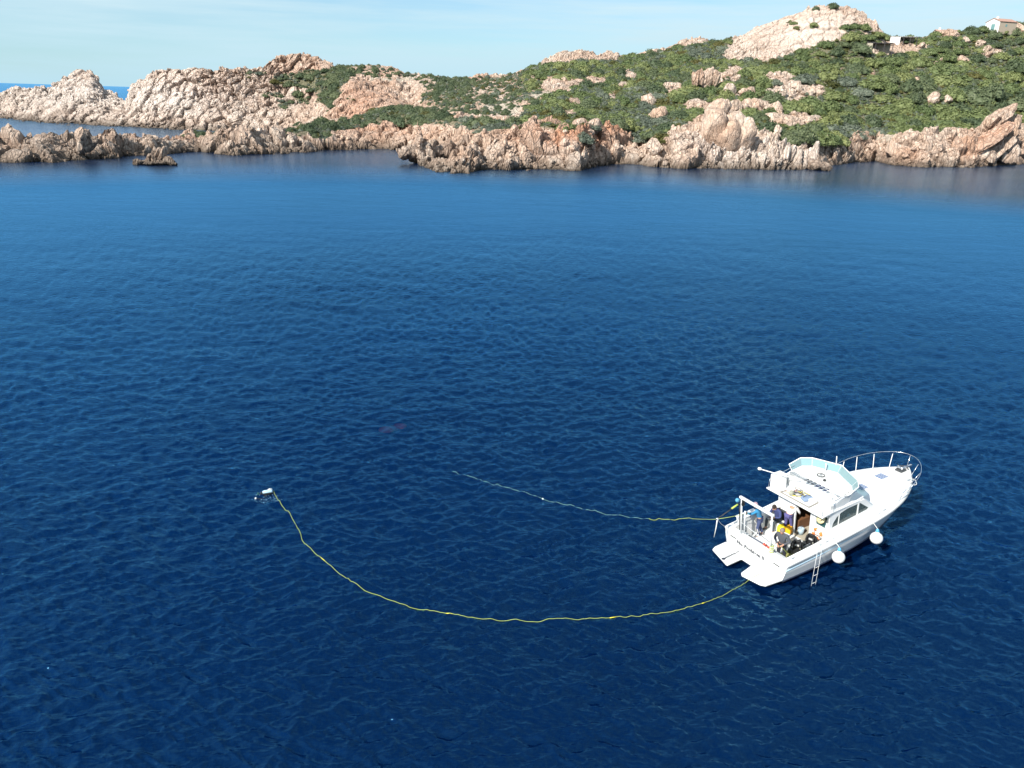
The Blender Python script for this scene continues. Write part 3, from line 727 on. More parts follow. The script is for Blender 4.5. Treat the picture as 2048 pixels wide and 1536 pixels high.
# ------------------------------------------------------------------ ground lookup
fx, fy = project(P); fx = fx.reshape(NV, NU); fy = fy.reshape(NV, NU)
def ground(px, py, tmin=2.0, tmax=8.05):
    """terrain point that is seen at this sight line"""
    i0, i1 = np.searchsorted(Tg, tmin), np.searchsorted(Tg, tmax)
    d = (fx[i0:i1] - px) ** 2 + ((fy[i0:i1] - py) * 1.5) ** 2
    i, j = np.unravel_index(int(np.argmin(d)), d.shape)
    return PG[i + i0, j].copy()

# ------------------------------------------------------------------ loose rocks
ICO = {}
def ico(sub):
    if sub not in ICO:
        bm = bmesh.new(); bmesh.ops.create_icosphere(bm, subdivisions=sub, radius=1)
        ICO[sub] = (np.array([v.co[:] for v in bm.verts]), [tuple(v.index for v in f.verts) for f in bm.faces]); bm.free()
    return ICO[sub]
def rock_verts(seed, sub=3, planes=13, rough=.04, rounding=0.0):
    """an angular block: a ball cut by random joint planes"""
    r_ = np.random.default_rng(seed); v, f = ico(sub)
    n = r_.normal(size=(planes, 3)); n /= np.linalg.norm(n, axis=1)[:, None]; d = r_.uniform(.62, .95, planes)
    dots = v @ n.T
    rad_ = np.min(np.where(dots > .05, d[None, :] / np.maximum(dots, .05), 9), axis=1); rad_ = np.minimum(rad_, 1.25)
    rad_ = rad_ * (1 - rounding) + rounding * .9
    rad_ = rad_ * (1 + rough * fbm(v * 2.3 + seed * 3.1, 3, seed))
    return v * rad_[:, None], f
def rock_me(name, seed, **kw):
    v, f = rock_verts(seed, **kw); me = bpy.data.meshes.new(name); me.from_pydata([tuple(map(float, q)) for q in v], [], f); me.materials.append(ROCK); me.update(); return me
BOUL = [rock_me('boulder_mesh', 500 + i, sub=3, planes=9 + i % 5, rough=.09, rounding=.05 + .25 * (i % 3 == 0)) for i in range(9)]
r5 = np.random.default_rng(77)
CLUSTERS = [(1745, 150, 6, 3, 3, 'pale stones below the lattice shelter'), (1830, 160, 7, 3, 3, 'pale stones below the pergola'), (1480, 188, 22, 5, 8, 'rubble between the granite head and the piles'), (1545, 222, 14, 5, 6, 'rocks left of the boulder band'), (1300, 205, 12, 4, 4, 'ledge rocks in the lower scrub'), (1850, 92, 11, 3, 4, 'small stones below the low house'), (1960, 85, 9, 3, 4, 'small stones just under the white house'), (1575, 182, 38, 15, 13, 'boulder pile in the scrub above the fluted cliff'), (1632, 186, 16, 10, 6, 'boulder pile right of the larger pile'), (1590, 240, 48, 11, 13, 'boulder band over the fluted cliff'),
            (1552, 152, 24, 6, 5, 'stones high above the boulder piles'), (1410, 158, 26, 14, 9, 'tor on the mid slope'), (1345, 180, 17, 10, 7, 'small tor left of the columned tor'), (1465, 150, 18, 12, 6, 'stones below the granite peak'),
            (1225, 192, 7, 5, 3, 'pale stones on the green slope'), (1252, 173, 9, 4, 3, 'pale stones below the far ridge'), (1315, 235, 14, 7, 6, 'flat ledges above the shore'), (1412, 212, 34, 8, 9, 'rock band behind the granite head'),
            (1500, 212, 34, 9, 10, 'rock wall right of the granite head'), (1878, 200, 15, 3, 3, 'pale slab in the green slope'), (1980, 104, 16, 8, 7, 'rocks below the white house'), (1933, 84, 6, 4, 2, 'pale rocks left of the white house'),
            (1898, 70, 17, 6, 6, 'skyline rocks beside the low house'), (2041, 62, 7, 5, 3, 'rocks at the right end of the ridge'), (1926, 124, 5, 3, 2, 'pale rocks alone in the scrub'), (1870, 120, 30, 14, 7, 'small stones dotted over the upper slope'),
            (1770, 300, 60, 10, 10, 'slabs of the cove shore'), (1290, 300, 30, 16, 12, 'tumbled blocks left of the granite head'), (1180, 262, 60, 8, 6, 'tops of the red shore rocks')]
BL = {}
for (cx, cy, rx_, ry_, n, txt) in CLUSTERS:
    for q in range(n):
        a = r5.uniform(0, 6.28); rr = math.sqrt(r5.random()); px, py = cx + rx_ * rr * math.cos(a), cy + ry_ * rr * math.sin(a)
        g = ground(px, py); s_ = (.9 + 2.3 * r5.random() ** 1.6) * (.55 if 'small' in txt or 'pale stones' in txt else 1.0)
        o = bpy.data.objects.new('boulder', BOUL[int(r5.integers(0, 9))]); COL.objects.link(o)
        tall = r5.uniform(.55, 1.5 if 'tor' in txt or 'wall' in txt else 1.0)
        o.location = (g[0], g[1], g[2] + .25 * s_ * tall); o.scale = (s_ * r5.uniform(.8, 1.3), s_ * r5.uniform(.7, 1.1), s_ * tall); o.rotation_euler = (r5.uniform(-.3, .3), r5.uniform(0, .5), r5.uniform(0, 6.28))
        sz = 'big' if s_ > 2.0 else ('middle sized' if s_ > 1.3 else 'small')
        lab = f"{sz} {'upright' if tall > 1.0 else 'low'} granite boulder, {txt}"
        BL.setdefault(lab, []).append((px, o))
label_row(BL, 'boulder', 'granite boulders on the slope')

def outcrop(name, label, cat, blocks, part='block', group=None):
    """blocks: (px, row, Y, half width, half depth, half height, lean sideways, lean back, seed, rounding)"""
    c = np.mean([at_y(b[0], b[1], b[2]) for b in blocks], axis=0)
    root = empty(name); root.location = (c[0], c[1], 0)
    for b in blocks:
        p = at_y(b[0], b[1], b[2]); v, f = rock_verts(b[8], sub=4, planes=(14 if b[9] < .28 else 9), rough=.08, rounding=b[9])
        v = v * np.array([b[3], b[4], b[5]])
        M3 = np.array(Euler((b[7], b[6], (b[8] % 7) * .12 - .35)).to_matrix()); v = v @ M3.T
        wpos = v + p
        u_, o_, s2, _, _, ck = crags(wpos * 1.3, 1.0, .35, 3 + b[8] % 5)
        nn = v / (np.linalg.norm(v, axis=1)[:, None] + 1e-6)
        v = v + nn * (u_ * .16 * max(0, 1 - b[9] * 1.8) + o_ * .05)[:, None] * min(1.0, b[3] / 3)
        me = bpy.data.meshes.new(part); me.from_pydata([tuple(map(float, q)) for q in (v + p - np.array([c[0], c[1], 0]))], [], f); me.materials.append(ROCK)
        for an, val in (('joint', 1 - ck),):
            aa = me.attributes.new(an, 'FLOAT', 'POINT'); aa.data.foreach_set('value', val.astype(np.float32))
        if b[9] > .28:
            aa = me.attributes.new('smooth', 'FLOAT', 'POINT'); aa.data.foreach_set('value', np.full(len(v), .55, np.float32))
        if b[10:]:
            aa = me.attributes.new(b[10], 'FLOAT', 'POINT'); aa.data.foreach_set('value', np.full(len(v), b[11], np.float32))
        if b[9] > .28: me.shade_smooth()
        link(bpy.data.objects.new(part, me), root)
    return tag(root, label, cat, group)

outcrop('granite_head', 'tall pale rounded granite head with a boulder perched on top at the shore', 'rock', [
    (1434, 222, 257, 3.6, 3.4, 3.6, .25, 0, 601, .35), (1452, 214, 259, 2.0, 2.4, 3.0, .5, 0, 602, .15), (1468, 246, 255, 4.6, 4.4, 4.0, .15, 0, 603, .4), (1425, 262, 253, 5.0, 5.0, 6.6, -.1, 0, 604, .4),
    (1460, 274, 251, 4.2, 4.4, 6.4, .05, 0, 605, .45), (1484, 276, 252, 3.6, 4.0, 6.0, .2, 0, 606, .35), (1398, 268, 262, 4.2, 4.5, 4.6, -.2, 0, 607, .3), (1408, 246, 264, 3.0, 3.4, 3.4, .5, 0, 608, .15),
    (1420, 312, 252, 6.0, 4.0, 4.4, 0, 0, 609, .2, 'pale', .9), (1462, 314, 252, 5.6, 4.0, 4.6, .1, 0, 610, .2, 'pale', .9), (1380, 308, 254, 4.6, 3.6, 3.4, -.1, 0, 611, .15, 'pale', .6), (1500, 306, 256, 3.6, 3.6, 4.4, .2, 0, 612, .1, 'pale', .6)], 'block')
outcrop('leaning_rock_spire', 'leaning spire of tilted orange granite slabs at the right end of the shore', 'rock', [
    (1995, 238, 306, 2.6, 3.4, 6.2, .72, 0, 621, .0), (2009, 234, 307, 2.2, 3.0, 6.0, .60, 0, 622, .0), (1979, 246, 305, 2.4, 3.4, 6.0, .85, 0, 623, .0), (1986, 268, 302, 2.6, 4.0, 9.0, .9, 0, 624, .0, 'red', .5),
    (1965, 284, 299, 2.4, 4.2, 10.5, .95, 0, 625, .0, 'red', .8), (1948, 300, 296, 2.6, 4.0, 9.5, 1.0, 0, 626, .0, 'red', .6), (1995, 296, 300, 3.4, 4.6, 7.0, .8, 0, 627, .05), (2020, 262, 308, 3.0, 4.0, 6.0, .4, 0, 628, .0),
    (1975, 316, 296, 5.5, 4.0, 4.0, .3, 0, 629, .1), (2012, 306, 300, 5.0, 4.6, 5.0, .2, 0, 630, .1), (1940, 318, 295, 4.5, 3.6, 3.2, .4, 0, 631, .1)], 'slab')
outcrop('fluted_cliff', 'white fluted cliff of upright slabs between the granite head and the low dark rock', 'cliff',
    [(1512 + i * 9.2, 320 - 4 * math.sin(i * .5) , 253.5 + (i % 3) * .9, 1.35 + .35 * (i % 2), 2.6, 5.0 + .8 * math.sin(i * 1.7), .10 + .05 * (i % 3), 0, 640 + i, .0, 'pale', .75) for i in range(13)], 'slab')
outcrop('sea_stack_islet', 'small dark jagged islet standing alone in the water at the left', 'rock', [
    (272, 325, 199, 1.1, 1.2, 1.5, -.3, 0, 661, .0, 'grey', .6), (284, 326, 200, 1.4, 1.4, 1.2, .4, 0, 662, .0, 'grey', .9), (296, 320, 200, 1.1, 1.3, 1.9, .35, 0, 663, .0, 'grey', .5), (307, 316, 200.5, 1.0, 1.3, 2.6, .2, 0, 664, .0, 'grey', .5),
    (316, 313, 201, .9, 1.2, 2.6, .25, 0, 665, .0, 'grey', .35), (325, 314, 201, 1.0, 1.3, 2.4, .3, 0, 666, .0, 'grey', .5), (334, 322, 200.5, 1.2, 1.3, 1.6, .5, 0, 667, .0, 'grey', .9), (344, 326, 200, 1.2, 1.2, 1.0, .3, 0, 668, .0, 'grey', 1.0), (352, 328, 199.6, .5, .6, .5, 0, 0, 669, .0, 'grey', 1.0), (312, 328, 199, 3.6, 1.6, .8, .05, 0, 670, .0, 'grey', 1.0)], 'slab')
outcrop('low_rock_spit', 'low brown rock spit reaching left in front of the hollow shore', 'rock',
    [(803 + i * 11.5, 309 - i * 1.4, 226 + i * 1.7, 1.8 + .5 * (i % 2), 1.9, 1.5 + .6 * (i % 3) * .7 + i * .08, .35, 0, 680 + i, .0, 'grey', .55) for i in range(12)], 'block')
outcrop('offshore_rock', 'tiny reef rocks awash off the tip of the red promontory', 'rock', [(884, 344, 204, .9, .8, .5, .2, 0, 700, .1, 'grey', 1.0), (874, 345, 203, .4, .4, .3, 0, 0, 701, .1, 'grey', 1.0)], 'block')
outcrop('shore_rock', 'low brown rock in the water at the foot of the fluted cliff', 'rock', [(1640, 334, 250, 3.4, 2.6, 2.2, .3, 0, 702, .1, 'grey', .5), (1652, 338, 248, 2.2, 2.0, 1.3, .2, 0, 703, .1, 'grey', .8), (1630, 330, 252, 2.4, 2.2, 2.6, .1, 0, 704, .05, 'grey', .3)], 'block')
outcrop('columned_tor', 'tor of upright brown granite columns in the scrub of the mid slope', 'rock', [(1388 + i * 6.6, 158 - 5 * math.sin(i * 1.1), 338, 1.3, 1.6, 2.9 + (i % 3) * .5, .05, 0, 710 + i, .0, 'red', .35 * (i < 3)) for i in range(8)], 'column')
outcrop('rock_needle', 'jagged grey white pinnacle rising from the dark spit at the left', 'rock', [(163, 284, 208, 1.5, 1.6, 3.6, -.1, 0, 720, .0, 'grey', .35), (171, 280, 209, 1.5, 1.6, 3.4, .35, 0, 721, .0, 'grey', .25), (180, 290, 209, 1.4, 1.5, 2.6, .5, 0, 722, .0, 'grey', .7), (155, 292, 207, 1.6, 1.5, 2.4, -.2, 0, 723, .0, 'grey', .5)], 'slab')

# broken, angular debris over all the bare rock: too many to count
bare = area * np.clip(1 - cov * 3, 0, 1) * infr * ((Tg[:-1] > 1.9) & (Tg[:-1] < 8.2))[:, None] * ((Tg[:-1] < 4.9) | (Tg[:-1] > 5.9))[:, None] * (A[..., 2] > -.6)
dist_c = np.linalg.norm(A - np.array([0, 0, CAMH]), axis=-1)
bare = bare * np.where(peak.reshape(NV, NU)[:-1, :-1] > .5, .25, 1)
bw = bare.ravel() / bare.sum()
for gi_, (nn_, lo, hi) in enumerate([(1500, .5, 1.6), (1500, .35, 1.2), (1300, .3, .9)]):
    rr = np.random.default_rng(900 + gi_); c = rr.choice(len(bw), nn_, p=bw); i, j = np.divmod(c, NU - 1); p = PG[i, j] + (PG[i + 1, j + 1] - PG[i, j]) * rr.random((nn_, 1))
    s_ = lo + (hi - lo) * rr.random(nn_) ** 2.2
    pts = [(p[n][0], p[n][1], p[n][2] + .1 * s_[n], s_[n] * rr.uniform(.5, .9), rr.uniform(0, 6.28), s_[n] * rr.uniform(.5, 1.15), rr.uniform(-.25, .25), rr.uniform(.05, .55)) for n in range(nn_)]
    v, f = rock_verts(930 + gi_, sub=2, planes=9, rough=.05); me = bpy.data.meshes.new('shard'); me.from_pydata([tuple(map(float, q)) for q in v], [], f); me.materials.append(ROCK)
    scatter('rock_debris', me, pts, ('broken granite shards and blocks strewn over the bare rock of the coast', 'rocks'), tints={'red': red.reshape(NV, NU)[i, j], 'grey': grey.reshape(NV, NU)[i, j], 'pale': pale.reshape(NV, NU)[i, j]})

# ------------------------------------------------------------------ farm buildings on the ridge
def box(name, x0, x1, y0, y1, z0, z1, mat, parent, bev=0.0):
    v = [(x, y, z) for z in (z0, z1) for y in (y0, y1) for x in (x0, x1)]
    f = [(0, 2, 3, 1), (4, 5, 7, 6), (0, 1, 5, 4), (2, 6, 7, 3), (0, 4, 6, 2), (1, 3, 7, 5)]
    o = mesh_obj(name, v, f, mat, parent)
    if bev:
        m = o.modifiers.new('bevel', 'BEVEL'); m.width = bev; m.segments = 2; m.limit_method = 'ANGLE'
    return o
LIME = pm('limewash', (0.78, 0.76, 0.72), .9, var=.06, scale=1.2); STONEW = pm('rubble_stone', (0.42, 0.35, 0.27), .95, var=.35, scale=4.0, bump=.5)
TILE = pm('terracotta', (0.42, 0.25, 0.19), .9, var=.3, scale=5); TEAL = pm('teal_door', (0.16, 0.30, 0.30), .7); DARKW = pm('dark_beam', (0.06, 0.055, 0.06), .9); TINROOF = pm('grey_sheet', (0.36, 0.35, 0.33), .7, var=.2, scale=2)
BAMB = pm('cane_matting', (0.45, 0.40, 0.31), .95, var=.3, scale=8)
def gable_house(name, label, px, py, Y, wdt, lng, eave, ridge, yaw, wallm, sidem, door=True):
    g = at_y(px, py + 1, Y); root = empty(name); root.location = tuple(g); root.rotation_euler = (0, 0, yaw)
    w2 = wdt / 2
    pent = [(-w2, 0, -2.2), (w2, 0, -2.2), (w2, 0, eave), (0, 0, ridge), (-w2, 0, eave)]
    v = pent + [(a, lng, c) for a, b, c in pent]
    mesh_obj('wall', v, [(0, 1, 2, 3, 4), (9, 8, 7, 6, 5), (1, 6, 7, 2), (5, 0, 4, 9)], [wallm, sidem], root)
    root.children[0].data.polygons[2].material_index = 1; root.children[0].data.polygons[3].material_index = 1
    for s in (-1, 1):
        dx = .35 * s; k_ = (ridge - eave) / w2
        a0 = (s * (w2 + .35), -.3, eave - .35 * k_ + .06); a1 = (0, -.3, ridge + .06); a2 = (0, lng + .3, ridge + .06); a3 = (s * (w2 + .35), lng + .3, eave - .35 * k_ + .06)
        vv = [a0, a1, a2, a3] + [(x, y, z + .16) for x, y, z in (a0, a1, a2, a3)]
        mesh_obj('roof', vv, [(3, 2, 1, 0), (4, 5, 6, 7), (0, 1, 5, 4), (1, 2, 6, 5), (2, 3, 7, 6), (3, 0, 4, 7)], TILE, root)
    box('chimney', .2, .9, lng * .12, lng * .12 + .8, ridge - .4, ridge + 1.1, LIME, root)
    if door:
        box('door', -w2 * .15, w2 * .38, -.06, .02, -.4, 2.5, TEAL, root)
        box('window', w2 * .98, w2 + .05, lng * .35, lng * .35 + 1.1, 1.2, 2.3, TEAL, root)
    return tag(root, label, 'house')
gable_house('gabled_house', 'white gabled house with teal door and tiled roof on the ridge at far right', 1983, 58, 424, 8.6, 11.0, 3.5, 5.1, R_(-74), LIME, STONEW)
gable_house('low_house', 'low pale house with a pinkish tiled roof half hidden behind the ridge', 1868, 74, 436, 8.0, 11.0, 2.2, 3.7, R_(-96), BAMB, STONEW, door=False)
def flat_shed(name, label, px, py, Y, wdt, dep, hgt, yaw, wall_part, roofm, cat):
    g = ground(px, py); root = empty(name); root.location = (g[0], g[1], g[2] + .3); root.rotation_euler = (0, 0, yaw)
    box('roof', -wdt / 2, wdt / 2, 0, dep, hgt, hgt + .22, roofm, root)
    for i in range(5):
        x = -wdt / 2 + .25 + i * (wdt - .5) / 4
        box('post', x - .12, x + .12, .1, .34, -3, hgt, DARKW, root)
    for i in range(7):
        x = -wdt / 2 + i * wdt / 6.4; box('rafter', x, x + .16, -.5, dep + .3, hgt + .23, hgt + .40, DARKW, root)
    a, b, m = wall_part
    box('wall', a, b, -.2, .08, -3, hgt - .05, m, root); box('back_wall', -wdt / 2, wdt / 2, dep - .3, dep, -3, hgt - .03, STONEW, root)
    return tag(root, label, cat)
flat_shed('pergola', 'open stone pergola with a flat dark roof above the larger lattice shelter', 1806, 91, 418, 13.5, 5.0, 3.6, R_(-8), (-6.6, -1.8, LIME), TINROOF, 'pergola')
flat_shed('lattice_shelter', 'long grey shelter with a cane wall and dark lattice roof in the scrub', 1750, 104, 398, 17.0, 5.0, 3.7, R_(-6), (-8.4, -1.6, BAMB), DARKW, 'shelter')
w_ = empty('boundary_wall'); g = at_y(1828, 80, 431); w_.location = tuple(g)
for i in range(9):
    box('stone', -6 + i * 1.4, -4.7 + i * 1.4, 0, .6, -2, .5 + .3 * math.sin(i * 2.1) + i * .12, STONEW if i % 2 else LIME, w_)
tag(w_, 'pale rubble wall running up the ridge between the pergola and the low house', 'wall')

# ------------------------------------------------------------------ motor cruiser
def rx_(a): return Matrix.Rotation(a, 4, 'X')
def ry_(a): return Matrix.Rotation(a, 4, 'Y')
def rz_(a): return Matrix.Rotation(a, 4, 'Z')
BM = Matrix.Translation((10.921, 27.538, -0.008)) @ rz_(.503) @ ry_(-.064) @ rx_(-.040)
GEL = pm('white_gelcoat', (0.80, 0.81, 0.80), .32, var=.025, scale=1.5, coat=.3)
GEL2 = pm('white_fibreglass', (0.76, 0.77, 0.76), .5, var=.05, scale=3)
NONSKID = pm('grey_nonskid', (0.46, 0.49, 0.50), .85, var=.12, scale=6)
SOLE = pm('cabin_sole', (0.42, 0.38, 0.30), .7, var=.15, scale=3)
ANTIF = pm('antifouling', (0.02, 0.03, 0.06), .8, var=.4)
STRIPE = pm('pale_blue_stripe', (0.42, 0.60, 0.72), .4)
RUBR = pm('grey_rubber', (0.30, 0.32, 0.33), .7)
STEEL = pm('stainless', (0.70, 0.72, 0.74), .22, metal=.9, var=.05)
ALU = pm('painted_alloy', (0.66, 0.68, 0.69), .45, var=.06)
BLACK = pm('black_rubber', (0.012, 0.013, 0.015), .55); DGREY = pm('dark_plastic', (0.05, 0.055, 0.06), .5)
WOOD = pm('brown_veneer', (0.16, 0.075, 0.035), .6, var=.3); CURT = pm('white_curtain', (0.70, 0.70, 0.74), .9)
YEL = pm('yellow_plastic', (0.80, 0.66, 0.02), .5); ORG = pm('orange_plastic', (0.85, 0.22, 0.05), .5); YOR = pm('yellow_orange', (0.85, 0.42, 0.01), .5)
WHITE = pm('white_paint', (0.80, 0.80, 0.79), .5, var=.04); REDP = pm('red_plastic', (0.62, 0.08, 0.04), .5); BLUEP = pm('sky_blue_plastic', (0.10, 0.36, 0.58), .5)
ROPEY = pm('yellow_green_rope', (0.42, 0.50, 0.10), .8, var=.25, scale=20); ROPEW = pm('white_rope', (0.70, 0.70, 0.66), .9); INK = pm('grey_lettering', (0.035, 0.04, 0.055), .6)
SHADEB = pm('shade_blue_canvas', (0.55, 0.68, 0.75), .85, var=.08); NAVY = pm('navy_cloth', (0.02, 0.03, 0.09), .9); STRAW = pm('straw', (0.72, 0.62, 0.35), .9, var=.2, scale=30)  # windshield canvas: blue cast of the shaded house front put into the colour
def glassm(name, col, tr=.5, rough=.04):
    k = N(name); k.t.nodes.remove(k.p)
    t = k.n('BsdfTransparent'); t.inputs[0].default_value = col + (1,); g = k.n('BsdfGlossy'); g.inputs['Roughness'].default_value = rough
    d = k.n('BsdfDiffuse'); d.inputs[0].default_value = tuple(c * .8 for c in col) + (1,)
    m1 = k.n('MixShader'); m1.inputs[0].default_value = tr; k.l(d.outputs[0], m1.inputs[1]); k.l(t.outputs[0], m1.inputs[2])
    fr = k.n('Fresnel'); fr.inputs[0].default_value = 1.5; m2 = k.n('MixShader'); k.l(fr.outputs[0], m2.inputs[0]); k.l(m1.outputs[0], m2.inputs[1]); k.l(g.outputs[0], m2.inputs[2])
    k.l(m2.outputs[0], k.out.inputs['Surface']); return k.m
GLASS = glassm('tinted_glass', (0.45, 0.62, 0.62), .82); ACRYL = glassm('turquoise_acrylic', (0.52, 0.78, 0.82), .5)
DKGLASS = glassm('dark_teal_glass', (0.05, 0.16, 0.17), .35)

def bev(o, w=.02, seg=2):
    m = o.modifiers.new('bevel', 'BEVEL'); m.width = w; m.segments = seg; m.limit_method = 'ANGLE'; m.angle_limit = R_(35); return o
def prism(name, poly, z0, z1, mat, parent, b=0.0, axis='z'):
    """extrude a 2-D outline; axis names the direction of the extrusion"""
    n = len(poly)
    def P3(p, h): return {'z': (p[0], p[1], h), 'y': (p[0], h, p[1]), 'x': (h, p[0], p[1])}[axis]
    v = [P3(p, z0) for p in poly] + [P3(p, z1) for p in poly]
    f = [tuple(range(n))[::-1], tuple(range(n, 2 * n))] + [(i, (i + 1) % n, (i + 1) % n + n, i + n) for i in range(n)]
    o = mesh_obj(name, v, f, mat, parent)
    bm = bmesh.new(); bm.from_mesh(o.data); bmesh.ops.recalc_face_normals(bm, faces=bm.faces); bm.to_mesh(o.data); bm.free()
    return bev(o, b) if b else o
def tube_data(pts, r, sides=8, closed=False):
    pts = [Vector(p) for p in pts]; n = len(pts); V, F = [], []
    up = Vector((0, 0, 1)); prev = None
    for i, p in enumerate(pts):
        a = pts[(i - 1) % n] if (closed or i > 0) else p; b = pts[(i + 1) % n] if (closed or i < n - 1) else p
        t = (b - a).normalized() if (b - a).length > 1e-9 else up
        if prev is None: prev = t.orthogonal().normalized()
        u = (prev - t * prev.dot(t)); u = u.normalized() if u.length > 1e-6 else t.orthogonal().normalized(); prev = u; w_ = t.cross(u)
        rr = r[i] if isinstance(r, (list, tuple)) else r
        for s in range(sides):
            an = 2 * math.pi * s / sides; V.append(p + u * math.cos(an) * rr + w_ * math.sin(an) * rr)
    for i in range(n if closed else n - 1):
        for s in range(sides):
            F.append((i * sides + s, i * sides + (s + 1) % sides, ((i + 1) % n) * sides + (s + 1) % sides, ((i + 1) % n) * sides + s))
    if not closed: F += [tuple(range(sides))[::-1], tuple(range((n - 1) * sides, n * sides))]
    return V, F
def tube(name, pts, r, mat, parent, sides=8, closed=False):
    V, F = tube_data(pts, r, sides, closed); return mesh_obj(name, V, F, mat, parent, smooth=True)
def tubes(name, list_pts, r, mat, parent, sides=6, closed=False):
    V, F = [], []
    for pts in list_pts:
        a, b = tube_data(pts, r, sides, closed); F += [tuple(i + len(V) for i in f) for f in b]; V += a
    return mesh_obj(name, V, F, mat, parent, smooth=True)
def catmull(pts, n=8):
    P_ = [Vector(p) for p in pts]; out = []
    for i in range(len(P_) - 1):
        a, b, c, d = P_[max(i - 1, 0)], P_[i], P_[i + 1], P_[min(i + 2, len(P_) - 1)]
        for s in range(n):
            t = s / n; out.append(.5 * ((2 * b) + (c - a) * t + (2 * a - 5 * b + 4 * c - d) * t * t + (3 * b - a - 3 * c + d) * t ** 3))
    return out + [P_[-1]]
def lathe(name, prof, mat, parent, seg=20, loc=(0, 0, 0), M=None):
    V, F = [], []
    for r, z in prof:
        for s in range(seg):
            a = 2 * math.pi * s / seg; V.append(Vector((r * math.cos(a), r * math.sin(a), z)))
    for i in range(len(prof) - 1):
        for s in range(seg): F.append((i * seg + s, i * seg + (s + 1) % seg, (i + 1) * seg + (s + 1) % seg, (i + 1) * seg + s))
    F += [tuple(range(seg))[::-1], tuple(range((len(prof) - 1) * seg, len(prof) * seg))]
    M = M or Matrix.Identity(4); V = [Vector(loc) + (M @ v) for v in V]
    return mesh_obj(name, V, F, mat, parent, smooth=True)
def panel(name, to3, outer, holes, mat, parent, thick):
    """flat wall with openings; to3 maps 2-D outline to 3-D, thick is an offset vector"""
    loops = [outer] + holes
    tri = geometry.tessellate_polygon([[Vector((p[0], p[1], 0)) for p in L] for L in loops])
    pts = [Vector(to3(p)) for L in loops for p in L]; n = len(pts); th = Vector(thick)
    v = pts + [p + th for p in pts]; f = [tuple(t) for t in tri] + [tuple(i + n for i in t[::-1]) for t in tri]; k_ = 0
    for L in loops:
        for i in range(len(L)):
            a, b = k_ + i, k_ + (i + 1) % len(L); f.append((a, b, b + n, a + n))
        k_ += len(L)
    o = mesh_obj(name, v, f, mat, parent); bm = bmesh.new(); bm.from_mesh(o.data); bmesh.ops.recalc_face_normals(bm, faces=bm.faces); bm.to_mesh(o.data); bm.free(); return o

boat = empty('motor_cruiser', BM)
tag(boat, 'white flybridge motor cruiser lying in the bay with people in its open cockpit', 'boat')
L_, W_ = 10.15, 3.70
def hb(x): return (W_ / 2 - .05 * max(0, 1 - x / 2.0)) * max(0.0, 1 - (max(x - 3.5, 0) / (L_ - 3.5)) ** 3.7)
def zs(x): return 1.12 + .90 * (max(x, 0) / L_) ** 1.15
NS = 46
sx = [L_ * (1 - (1 - i / (NS - 1)) ** 1.5) for i in range(NS)]
V, F, MI = [], [], []
levels = 9
for i, x in enumerate(sx):
    t = x / L_; h = hb(x); z = zs(x); zc = .16 + .62 * t ** 2.6; zk = -.62 + .75 * t ** 5
    hc = h * (.90 - .35 * t ** 2); hm = h * (.97 - .16 * t ** 2)
    sec = [(h, z, 0), (h + .035 * (h > .1), z - .05, 0), (h + .035 * (h > .1), z - .11, 0), (h - .01 * (h > .1), z - .13, .02), (hm, zc + (z - zc) * .5, .35), (hc, zc + .05, .8), (hc * .97, zc, .85), (hc * .5, (zc + zk) / 2 - .02, 1.1), (0, zk, 1.4)]
    for (y, zz, rk) in sec: V.append((x - rk * t ** 3, -y, zz))
    for (y, zz, rk) in sec[:-1]: V.append((x - rk * t ** 3, y, zz))
per = 2 * levels - 1
def vi_(i, side, k): return i * per + (k if side < 0 or k == levels - 1 else levels + k)
for i in range(NS - 1):
    for side in (-1, 1):
        for k in range(levels - 1):
            q = (vi_(i, side, k), vi_(i + 1, side, k), vi_(i + 1, side, k + 1), vi_(i, side, k + 1))
            F.append(q if side > 0 else q[::-1]); MI.append(2 if k in (0, 1) else (1 if k >= 6 else (3 if k == 3 and False else 0)))
F.append(tuple([vi_(0, -1, k) for k in range(levels)] + [vi_(0, 1, k) for k in range(levels - 2, -1, -1)])); MI.append(0)
hull = mesh_obj('hull', V, F, [GEL, ANTIF, GEL2, STRIPE], boat)
for p_, m in zip(hull.data.polygons, MI): p_.material_index = m
bm = bmesh.new(); bm.from_mesh(hull.data); bmesh.ops.recalc_face_normals(bm, faces=bm.faces); bm.to_mesh(hull.data); bm.free()
# rub rail and waterline band
for side, nm in ((-1, 'rub_rail'), (1, 'rub_rail')):
    tube(nm, [(x, side * (hb(x) + .045), zs(x) - .085) for x in sx[:-1]] + [(L_ + .03, 0, zs(L_) - .085)], .024, RUBR, boat, 6)
    tube('waterline_band', [(x - .8 * (x / L_) ** 3 + 0, side * (hb(x) * (.90 - .35 * (x / L_) ** 2) + .008), .16 + .62 * (x / L_) ** 2.6 + .035) for x in sx[:-2]], .035, ANTIF, boat, 6)
    tube('hull_stripe', [(x - .2 * (x / L_) ** 3, side * (hb(x) * (.985 - .09 * (x / L_) ** 2) + .004), zs(x) - .33) for x in sx[:-3]], .016, STRIPE, boat, 5)
